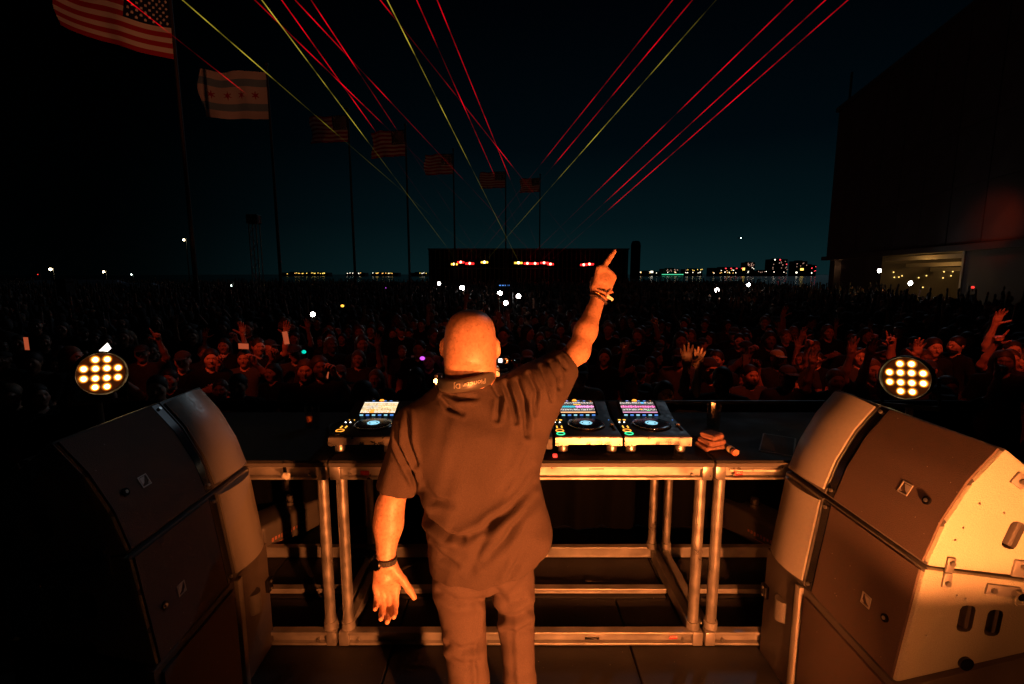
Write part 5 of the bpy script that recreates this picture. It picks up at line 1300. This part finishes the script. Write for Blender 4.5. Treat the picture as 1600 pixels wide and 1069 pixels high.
def flag(u_h, v_top, y, fly, hoist, fn, label, drop=0.0, res=(120, 78), seed=0):
    top = P(u_h, v_top, y); base = Vector((top.x, top.y, GZ)); H = top.z + 0.25 - GZ
    e = empty('flagpole', base + Vector((0.06, 0, 0)), label=label + ' pole', cat='flagpole', group='flagpoles standing in the crowd')
    e['label'] = label.replace('flag', 'flagpole of the flag', 1)
    B().cyl((0, 0, 0), (0, 0, H), 0.085, 0.045, n=14).done('shaft', 'pole', e, smooth='auto')
    B().ball((0, 0, H + 0.06), 0.09, 10).done('finial', 'pole', e, smooth=True)
    nx, ny = res; V = []
    for j in range(ny + 1):
        for i in range(nx + 1):
            s, t = i / nx, j / ny
            w = s ** 0.7
            dy = 0.16 * fly * 0.35 * w * math.sin(9 * s + 2.2 * t + seed) + 0.05 * w * math.sin(17 * s - 3 * t + seed)
            dz = -hoist * t - drop * s ** 1.3 + 0.03 * hoist * w * math.sin(11 * s + 1.5 + seed) * (0.4 + 0.6 * t)
            V.append((-s * fly * (0.97 - 0.03 * math.sin(7 * t + seed)) , dy, dz))
    F = [(j * (nx + 1) + i, j * (nx + 1) + i + 1, (j + 1) * (nx + 1) + i + 1, (j + 1) * (nx + 1) + i) for j in range(ny) for i in range(nx)]
    me = bpy.data.meshes.new('flag'); me.from_pydata(V, [], F)
    at = me.color_attributes.new('Col', 'FLOAT_COLOR', 'CORNER'); cols = []
    for j in range(ny):
        for i in range(nx): cols += [*fn((i + .5) / nx, (j + .5) / ny), 1.0] * 4
    at.data.foreach_set('color', cols); me.shade_smooth()
    o = link_mesh('flag', me, 'flag', loc=top)
    tag(o, label, 'flag', 'flags flying over the crowd')
    so = o.modifiers.new('thick', 'SOLIDIFY'); so.thickness = 0.006
FL = [(262, -14, 16.6, 3.55, 2.0, us, 'large striped flag with star canton at the top left corner', -0.95, (150, 91)),
      (415, 112, 23.4, 3.05, 2.05, city, 'pale flag with four red stars and two blue bands', -0.05, (140, 90)),
      (542, 180, 29.0, 2.2, 1.45, us, 'dim striped flag third from the left', 0.1, (60, 39)),
      (632, 203, 32.5, 2.2, 1.6, us, 'dim striped flag fourth from the left', 0.15, (60, 39)),
      (707, 240, 38.5, 2.2, 1.5, us, 'dim striped flag fifth from the left', 0.1, (50, 26)),
      (789, 268, 44.5, 2.3, 1.4, us, 'dim striped flag second from the right', 0.1, (50, 26)),
      (843, 278, 48.0, 1.9, 1.3, us, 'reddish small flag farthest right, nearest the pointing arm', 0.1, (50, 26))]
for i, f in enumerate(FL): flag(f[0], f[1], f[2], f[3], f[4], f[5], f[6], f[7], f[8], i * 1.7)

# ================================================================== FAR RIG AND LASERS
YR = 54.0
def rig():
    a, b = P(668, 388, YR), P(984, 388, YR); zt = a.z
    e = empty('rig_wall', ((a.x + b.x) / 2, YR + 0.4, GZ), label='long dark rig wall behind the crowd carrying red and yellow laser lamps', cat='rig')
    W_ = b.x - a.x; H = zt - GZ
    B().box((0, 0.3, H / 2), (W_, 0.4, H), bev=0.03).done('wall', 'drape', e)
    n = 44; rib = None
    for i in range(n):
        c = (-W_ / 2 + W_ * (i + 0.5) / n, 0.04, H * 0.52)
        if rib is None: rib = B().box((0, 0, 0), (0.10, 0.12, H * 0.94)).done('rib', 'steel_dark', e, loc=c)
        else: dup(rib, e, c)
    B().box((0, 0.02, H - 0.06), (W_ + 0.1, 0.24, 0.12)).done('top_beam', 'steel_dark', e)
    B().box((0, -0.15, H * 0.60), (W_ * 0.94, 0.10, 0.10)).done('lamp_beam', 'steel_dark', e)
rig()
SRC = {}
def laser_box(u, v, colr, label, w=1):
    p = P(u, v, YR - 0.25)
    e = empty('laser_projector', p, label=label, cat='laser', group='laser projectors on the far rig')
    B().box((0, 0.10, 0), (0.62 * w, 0.3, 0.36), bev=0.02).done('case', 'black', e)
    B().box((0, -0.053, 0.0), (0.60 * w, 0.01, 0.20)).done('aperture', M['e_lred'] if colr == 'r' else M['e_lyel'], e)
    B().lathe((0.0, -0.06, 0.02), [(0.13, 0), (0.09, 0.05), (0, 0.07)], axis=(0, -1, 0), n=16).done('lens', M['e_lcore'] if colr == 'r' else M['e_lycore'], e, smooth=True)
    B().bar((0, 0.1, -0.11), (0, 0.12, -0.25), 0.08, 0.05).done('clamp', 'steel_dark', e)
    l = lamp('laser_glow', 'POINT', p + Vector((0, -0.35, 0.02)), 11 if colr == 'r' else 6, (1.0, 0.02, 0.02) if colr == 'r' else (1.0, 0.55, 0.1), size=0.12)
    l.parent = e; l.location = (0, -0.35, 0.02)
M['e_lred'] = emis('laser_face_red', (1.0, 0.02, 0.02), 2.2); M['e_lyel'] = emis('laser_face_yellow', (1.0, 0.50, 0.05), 2.4)
M['e_lcore'] = emis('laser_core_red', (1.0, 0.22, 0.14), 10); M['e_lycore'] = emis('laser_core_yellow', (1.0, 0.70, 0.28), 10)
for u, v, c, lab, w in ((710, 413, 'y', 'yellow laser lamp at the left end of the far rig', 1.2), (720, 410, 'r', 'red laser lamp set just above the leftmost yellow one', 1.3), (734, 412, 'r', 'red laser lamp third from the left on the far rig', 1.6), (757, 410, 'y', 'single yellow laser lamp standing apart on the far rig', 1.3),
                        (810, 411, 'y', 'yellow laser lamp at the centre of the far rig', 1.5), (824, 412, 'r', 'red laser lamp beside the central yellow one', 1.3), (836, 412, 'r', 'red laser lamp second in the central red row', 1.8), (850, 411, 'r', 'red laser lamp third in the central red row', 1.6), (860, 413, 'r', 'red laser lamp ending the central red row', 1.2),
                        (912, 414, 'r', 'red laser lamp left one of the pair beside the raised hand', 1.3), (921, 413, 'r', 'red laser lamp right one of the pair beside the raised hand', 1.6)):
    laser_box(u, v, c, lab, w)
def laser(colr, u0, us_, puffs, label, base=0.10, v_s=410, low=0.03, vlow=400):
    """beam from its projector on the far rig up over the stage; puffs = stretches (photo rows) where drifting smoke shows it"""
    S = P(us_, v_s, YR - 0.35); E = P(u0, 0, 13.0); E = E + (E - S) * 0.35
    n = 260; pts = [S.lerp(E, (i / n) ** 0.75) for i in range(n + 1)]
    rg = random.Random(int(u0 * 7)); dens = []
    ph = [rg.uniform(0, 6) for _ in range(4)]
    for p in pts:
        u, v = proj(tuple(p)); d = low if v > vlow else base
        for va, vb, I in puffs:
            e = min((v - va) / 22.0, (vb - v) / 22.0); k = min(max(e + 0.4, 0), 1); k = k * k * (3 - 2 * k); d = max(d, I * k)
        d *= max(0.12, 0.66 + 0.34 * math.sin(v * 0.11 + ph[0]) + 0.22 * math.sin(v * 0.043 + ph[1]) + 0.12 * math.sin(v * 0.5 + ph[2]))
        dens += [max(d, 0)] * 6
    b = B(); b.tube(pts, 0.0125, 6)
    me = bpy.data.meshes.new('laser_beam'); b.bm.to_mesh(me); b.bm.free()
    at = me.attributes.new('beam_smoke', 'FLOAT', 'POINT'); at.data.foreach_set('value', dens)
    link_mesh('laser_beam', me, 'beam_red' if colr == 'r' else 'beam_yellow', label=label, cat='laser beam', group='laser beams over the crowd')
laser('y', 285, 757, [(-300, 122, 1.0), (122, 180, .12), (180, 205, .45)], 'leftmost yellow laser beam, from upper left down past the pale flag', 0.05, vlow=290, low=.02)
laser('y', 409, 716, [(-300, 138, .95), (148, 222, .8), (222, 400, .10)], 'yellow laser beam second from the left', 0.06)
laser('y', 605, 811, [(-300, 88, .95), (150, 190, .9), (88, 262, .45), (262, 405, .15)], 'steep yellow laser beam just left of the picture middle', 0.10)
laser('y', 1119, 757, [(20, 60, .12), (60, 280, .5), (200, 250, .9), (280, 370, .16)], 'yellow laser beam crossing to the upper right', 0.05)
laser('r', 199, 718, [(-300, 46, .9), (115, 141, .7)], 'leftmost red laser beam, crossing the large striped flag', 0.08, vlow=145, low=.0)
laser('r', 398, 822, [(-300, 40, .45), (40, 106, .8), (120, 187, .9)], 'red laser beam crossing the second yellow beam at the top', 0.10, vlow=190, low=.01)
laser('r', 440, 733, [(-300, 140, .9), (150, 198, .9)], 'red laser beam just right of the second yellow beam', 0.10, vlow=200, low=.01)
laser('r', 461, 845, [(-300, 80, .8), (118, 158, .8)], 'red laser beam crossing behind two others at the upper left', 0.10, vlow=280, low=.02)
laser('r', 486, 757, [(-300, 112, .95), (146, 190, .35)], 'bright red laser beam fifth from the left', 0.08, vlow=200, low=.01)
laser('r', 594, 920, [(-300, 26, .8), (130, 152, .45), (152, 222, .3), (222, 258, .8)], 'red laser beam starting beside the steep yellow one at the top', 0.05, vlow=300, low=.01)
laser('r', 651, 833, [(-300, 70, .6), (142, 176, 1.0), (128, 215, .5), (215, 270, .45)], 'steep red laser beam, left one of the pair at the middle', 0.07, vlow=275, low=.01)
laser('r', 683, 850, [(-300, 72, .95), (94, 120, .8), (155, 200, .9), (72, 274, .5)], 'steep red laser beam, right one of the pair at the middle', 0.10, vlow=280, low=.01)
laser('r', 1051, 722, [(-300, 250, .35), (148, 166, .7), (229, 252, .9)], 'dim red laser beam, upper one of the right pair', 0.05, vlow=255, low=.02)
laser('r', 1082, 738, [(-300, 40, .4), (38, 152, .8), (152, 212, .3), (212, 252, .9)], 'red laser beam just under the dim right one', 0.05, vlow=255, low=.02)
laser('r', 1239, 819, [(-300, 175, .8), (190, 250, .7), (250, 308, .8)], 'upper one of the three long red laser beams at right', 0.12, vlow=310, low=.03)
laser('r', 1290, 843, [(-300, 60, .6), (60, 313, .9)], 'middle one of the three long red laser beams at right', 0.12, vlow=314, low=.03)
laser('r', 1325, 857, [(-300, 100, .55), (100, 323, 1.0)], 'lowest one of the three long red laser beams at right', 0.12, vlow=325, low=.04)

# ================================================================== LONG BUILDING AT RIGHT
M['bld'] = mat('building_panel', (0.11, 0.11, 0.115), 0.8, noise=0.25, nscale=0.8, bump=0.3, bscale=10)
M['bldtrim'] = mat('building_trim', (0.10, 0.09, 0.085), 0.7)
M['bayframe'] = mat('bay_frame', (0.55, 0.50, 0.42), 0.7)
def building():
    d = Vector((-0.227, -0.974, 0)); n = Vector((-0.974, 0.227, 0))        # along the wall towards the camera, and out towards the crowd
    O = Vector((24.4, 38.0, GZ)); H = 14.6
    e = empty('building', O, label='tall dark building along the right side with a lit open bay', cat='building')
    q = Matrix((( d.x, n.x, 0), (d.y, n.y, 0), (0, 0, 1)))
    def bx(s0, s1, o0, o1, z0, z1, nm, m, par=e, bev=0.0):
        return B().box(q @ Vector(((s0 + s1) / 2, (o0 + o1) / 2, (z0 + z1) / 2)), (s1 - s0, o1 - o0, z1 - z0), q, bev).done(nm, m, par)
    L = 34
    bx(0, L, -9, 0, 3.85, H, 'upper_wall', 'bld')
    bx(0, L, -9, -5, 0, 3.85, 'back_wall', 'bld')
    for s0, s1 in ((0, 0.9), (2.1, 7.9), (15.5, L)): bx(s0, s1, -5, -0.25, 0, 3.84, 'wall', 'bld')
    pm = None
    for r in range(4):                                     # facade panels
        for k in range(14):
            c = q @ Vector((1.2 + 2.41 * k, 0.02, 5.35 + 2.65 * r))
            if pm is None: pm = B().box((0, 0, 0), (2.36, 0.05, 2.60), q, 0.01).done('facade_panel', 'bld', e, loc=c)
            else: dup(pm, e, c)
    bx(-0.1, L, -0.05, 0.35, 3.70, 3.98, 'eave', 'bldtrim')
    bx(-0.15, L, -9, 0.2, H, H + 0.3, 'parapet', 'bldtrim')
    bx(0.3, 0.42, -0.5, -0.38, H + 0.3, H + 2.6, 'mast', 'pole')
    # door with pale reveal at the far end
    dr = bx(0.95, 2.05, -0.9, -0.8, 0.0, 3.3, 'door', 'bayframe'); bx(1.0, 2.0, -0.78, -0.74, 2.65, 2.75, 'door_bar', 'bldtrim', dr)
    # open bay 7.9 - 15.5
    bx(7.9, 8.05, -5, -0.2, 0, 3.8, 'bay_side', 'bldtrim'); bx(15.35, 15.5, -5, -0.2, 0, 3.8, 'bay_side', 'bayframe')
    bx(8.0, 15.4, -4.99, -4.8, 0, 3.8, 'bay_back', 'bldtrim')
    for o, z in ((-0.45, 3.55), (-1.6, 3.20), (-2.9, 2.95)): bx(8.0, 15.4, o - 0.12, o + 0.12, z - 0.13, z + 0.08, 'beam', 'bayframe')
    bx(11.0, 13.0, -4.2, -3.6, 1.9, 2.35, 'menu_board', 'bayframe')
    ct = bx(9.0, 14.5, -3.4, -2.8, 0, 1.1, 'counter', 'bldtrim'); bx(8.95, 14.55, -3.45, -2.7, 1.11, 1.16, 'counter_top', 'bayframe', ct)
    rg = random.Random(4)
    for i in range(14):
        s = 8.15; z = rg.choice((1.9, 2.2, 2.5, 2.8)) + rg.uniform(-.08, .08)
        B().ball(q @ Vector((s, rg.uniform(-4.6, -0.6), z)), 0.035, 6).done('bulb', M['e_bulb'], e)
    for s, o, z, en in ((11.0, -3.4, 3.3, 40), (12.5, 0.25, 2.5, 60)):
        p = O + q @ Vector((s, o, z)); l = lamp('bay_lamp', 'POINT', p, en, (1.0, 0.52, 0.14), size=0.15); l.parent = e; l.location = p - O
    p = O + q @ Vector((1.5, -0.25, 3.2)); l = lamp('door_lamp', 'POINT', p, 3.5, (1.0, 0.45, 0.2), size=0.05); l.parent = e; l.location = p - O
M['e_bulb'] = emis('string_bulb', (1.0, 0.62, 0.15), 2.5)
building()

# ================================================================== FAR SHORE, LEFT SIDE
M['tower'] = mat('far_building', (0.02, 0.02, 0.022), 0.9)
WIN = {'w': emis('win_white', (1.0, 0.9, 0.7), 3.2), 'o': emis('win_orange', (1.0, 0.5, 0.12), 2.6), 'r': emis('win_red', (1.0, 0.05, 0.07), 2.6), 'g': emis('win_green', (0.1, 0.9, 0.45), 1.2), 'y': emis('win_yellow', (1.0, 0.66, 0.12), 2.4), 'd': emis('win_dim', (1.0, 0.55, 0.4), 0.7)}
YS = 620.0
def far_building(u0, u1, vtop, wins, label, y=YS, cols=None):
    a, b = P(u0, vtop, y), P(u1, vtop, y); H = a.z - GZ
    e = empty('far_building', ((a.x + b.x) / 2, y, GZ), label=label, cat='building', group='buildings on the far shore')
    B().box((0, 8, H / 2), (b.x - a.x, 16, H), bev=0.2).done('wall', 'tower', e)
    B().box((0, 8, H + 0.5), ((b.x - a.x) * 0.5, 6, 1.0)).done('roof_box', 'tower', e)
    for u, v, c, w, h in wins:
        p = P(u, v, y); B().box((p.x - (a.x + b.x) / 2, -0.06, p.z - GZ), (w, 0.12, h)).done('window', WIN[c], e)
rg = random.Random(9)
def wn(u0, u1, v0, v1, n, cs, w=0.8, h=0.7): return [(rg.uniform(u0, u1), rg.uniform(v0, v1), rg.choice(cs), w, h) for _ in range(n)]
far_building(1036, 1062, 420, wn(1038, 1060, 421, 424, 9, 'dd') + wn(1036, 1062, 425, 426, 4, 'wo'), 'low far shore block left of the red roof line')
far_building(1070, 1098, 420.5, wn(1071, 1098, 421, 424, 8, 'yd') + wn(1070, 1098, 425, 427, 7, 'w'), 'low far shore block with scattered yellow windows')
far_building(1112, 1168, 418.5, [(1134 + 8.5 * i, 419.5, 'r', 1.6, 1.0) for i in range(4)] + [(1161 + k, 420.5, 'y', 1.2, 3.2) for k in (0, 2)] + wn(1113, 1166, 422, 427, 16, 'woy'), 'long far shore building with red lamps along its roof')
far_building(1167, 1180, 410, wn(1168, 1179, 411, 416, 16, 'd', .6, .8) + wn(1168, 1179, 418, 427, 4, 'w'), 'narrow far shore tower with pinkish windows')
far_building(1206, 1231, 405, [(1211, 406, 'w', 1.4, 1.4), (1219, 406, 'r', 1.6, 1.4), (1218, 411, 'd', 1, 1), (1223, 414, 'd', 1, 1), (1229, 413, 'r', 1.2, 1)] + wn(1207, 1230, 408, 424, 10, 'd') + wn(1207, 1230, 425, 427, 4, 'wd'), 'tallest far shore tower with white and red roof lamps')
far_building(1244, 1262, 408, [(1253, 421, 'y', 4.2, 2.6)] + wn(1245, 1261, 410, 419, 7, 'd') + [(1244.5, 426, 'w', 2, 1.8)], 'far shore block with one large yellow sign')
far_building(1262, 1276, 414, wn(1263, 1275, 416, 424, 5, 'dr') + wn(1262, 1276, 426, 428, 3, 'w'), 'far shore block next to the long dark building')
far_building(1183, 1204, 423, wn(1184, 1204, 424, 427, 5, 'wd'), 'low far shore block between the two towers')
far_building(998, 1034, 424, [(1018.5, 425, 'w', 3.0, 2.2)] + wn(999, 1034, 425, 427, 6, 'wo'), 'low far shore block right of the round dark tower')
far_building(440, 480, 426, wn(441, 480, 426.5, 428, 6, 'yo'), 'low far shore block at left with a few lamps')
far_building(466, 512, 426, wn(467, 511, 426.3, 427.6, 16, 'y'), 'low far shore block at left with a row of yellow lamps')
far_building(540, 570, 426.2, wn(542, 570, 426.5, 427.6, 8, 'wo'), 'low far shore block behind the flagpoles')
far_building(580, 622, 426.2, wn(582, 622, 426.5, 427.6, 14, 'wyo'), 'low far shore block left of the dark rig wall')
far_building(640, 668, 426.2, wn(655, 668, 426.5, 427.6, 5, 'wy'), 'low far shore block touching the left end of the rig wall')
B().box((0, 0, 0), (26, 3, 0.7)).done('pier_lamps', WIN['g'], loc=P(1051, 429, YS - 10), label='green-lit pier edge on the far shore', cat='pier')
def round_tower():
    p = P(992, 428, 300); H = P(992, 376, 300).z - GZ; w = 6.4 / 2.2
    e = empty('round_tower', (p.x, 300, GZ), label='dark round-topped tower right of the raised hand', cat='tower')
    B().lathe((0, 0, 0), [(w, 0), (w, H * 0.86), (w * 0.94, H * 0.93), (w * 0.7, H * 0.985), (0, H)], n=28).done('shaft', 'tower', e, smooth='auto')
    B().torus((0, 0, H * 0.86), w * 1.02, 0.2).done('ring', 'bldtrim', e)
round_tower()
M['e_lamp'] = emis('street_lamp_glow', (1.0, 0.80, 0.45), 40); M['e_lampc'] = emis('street_lamp_cool', (0.75, 1.0, 0.85), 30)
def street_lamp(u, v, y, r, m, label):
    p = P(u, v, y); e = empty('street_lamp', (p.x, p.y, GZ), label=label, cat='street lamp', group='lamps on the left side')
    H = p.z - GZ
    B().cyl((0, 0.3, 0), (0, 0.3, H + 0.2), 0.09, 0.05, n=10).done('post', 'pole', e, smooth='auto')
    B().bar((0, 0.35, H + 0.22), (0, -0.15, H + 0.16), 0.06, 0.05).done('arm', 'pole', e)
    B().lathe((0, -0.1, H), [(0.0, r), (r * .7, r * .7), (r, 0), (r * .7, -r * .7), (0, -r)], n=14).done('lamp_head', m, e, smooth=True)
street_lamp(80, 421, 62, 0.15, 'e_lamp', 'brightest warm street lamp at the far left'); street_lamp(163, 425, 66, 0.12, 'e_lamp', 'warm street lamp second from the left'); street_lamp(288, 375, 60, 0.11, 'e_lamp', 'tall mast lamp highest on the left side')
street_lamp(361, 447, 40, 0.11, 'e_lampc', 'cool white lamp beside the truss tower'); street_lamp(225, 452, 48, 0.11, 'e_lamp', 'low warm lamp left of the cool white one'); street_lamp(137, 449, 52, 0.09, M['e_amber'], 'small orange lamp over the pale tents')
street_lamp(206, 429, 80, 0.07, 'e_lampc', 'tiny cool lamp between the tents and the mast lamp'); street_lamp(60, 429, 70, 0.06, M['e_red'], 'tiny red lamp left under the brightest street lamp')
M['tent'] = mat('tent_cloth', (0.22, 0.26, 0.33), 0.9, noise=0.2, nscale=2)
def tent(u, v, y, w, h, label):
    p = P(u, v, y); e = empty('tent', (p.x, p.y, GZ), label=label, cat='tent', group='pale tents at the left'); H = p.z - GZ
    b = B(); r0 = [b.bm.verts.new(c) for c in ((-w / 2, -1.5, H - h), (w / 2, -1.5, H - h), (w / 2, 1.5, H - h), (-w / 2, 1.5, H - h))]; a1, a2 = b.bm.verts.new((-w * .32, 0, H)), b.bm.verts.new((w * .32, 0, H))
    b.bm.faces.new((r0[0], r0[1], a2, a1)); b.bm.faces.new((r0[2], r0[3], a1, a2)); b.bm.faces.new((r0[1], r0[2], a2)); b.bm.faces.new((r0[3], r0[0], a1)); b.bm.faces.new(r0[::-1]); b.done('canopy', 'tent', e)
    B().box((0, -1.5, H - h - 0.14), (w, 0.03, 0.26)).done('valance', 'tent', e)
    for sx in (-1, 1):
        for sy in (-1, 1): B().cyl((sx * w * .48, sy * 1.45, 0), (sx * w * .48, sy * 1.45, H - h), 0.04, n=8).done('tent_pole', 'pole', e)
tent(150, 437, 44, 6.0, 0.8, 'pale tent right of the leftmost dark post'); tent(75, 438, 46, 5.0, 0.7, 'pale tent left of the others below the brightest lamp'); tent(215, 442, 42, 4.2, 0.7, 'smallest pale tent beside the low warm lamp')
def truss_tower():
    p = P(397, 350, 22); H = p.z - GZ
    e = empty('truss_tower', (p.x, p.y, GZ), label='slim dark truss tower with a small box on top, left of the flags', cat='tower')
    w = 0.16
    for sx in (-1, 1):
        for sy in (-1, 1): B().cyl((sx * w, sy * w, 0), (sx * w, sy * w, H), 0.025, n=8).done('chord', 'alu_dull', e)
    k = 0
    while k * 0.4 < H - 0.4:
        z = k * 0.4; s = 1 if k % 2 else -1
        B().cyl((-s * w, -w, z), (s * w, -w, z + 0.4), 0.014, n=6).done('brace', 'alu_dull', e); B().cyl((-w, -s * w, z), (-w, s * w, z + 0.4), 0.014, n=6).done('brace', 'alu_dull', e); k += 1
    B().box((0, 0, H + 0.2), (0.5, 0.4, 0.4), bev=0.03).done('box_head', 'steel_dark', e); B().box((0, 0, 0.05), (0.9, 0.9, 0.1)).done('base_plate', 'steel_dark', e)
truss_tower()
def pillar(u, v, y, w, label):
    p = P(u, v, y); H = p.z - GZ
    e = empty('dark_post', (p.x, p.y, GZ), label=label, cat='post')
    B().box((0, 0, H / 2), (w, w, H), bev=0.03).done('post', 'tower', e); B().box((0, 0, H + 0.05), (w * 1.2, w * 1.2, 0.1)).done('post_cap', 'tower', e)
pillar(101, 440, 20, 0.42, 'stout dark post in front of the pale tents at left')
def airplane(u, v, y):
    p = P(u, v, y); e = empty('airplane', p, label='tiny airplane light in the sky over the far shore', cat='airplane')
    B().lathe((0, 0, 0), [(0, -9), (1.2, -7), (1.4, 4), (0.3, 10), (0, 10)], axis=(1, 0.2, 0.05), n=10).done('fuselage', 'tower', e, smooth=True)
    B().box((0, 0, -0.3), (3, 22, 0.3)).done('wing', 'tower', e); B().ball((0, -2.0, 0), 1.0, 8).done('landing_light', M['e_lampc'], e)
airplane(1157, 372, 1300)
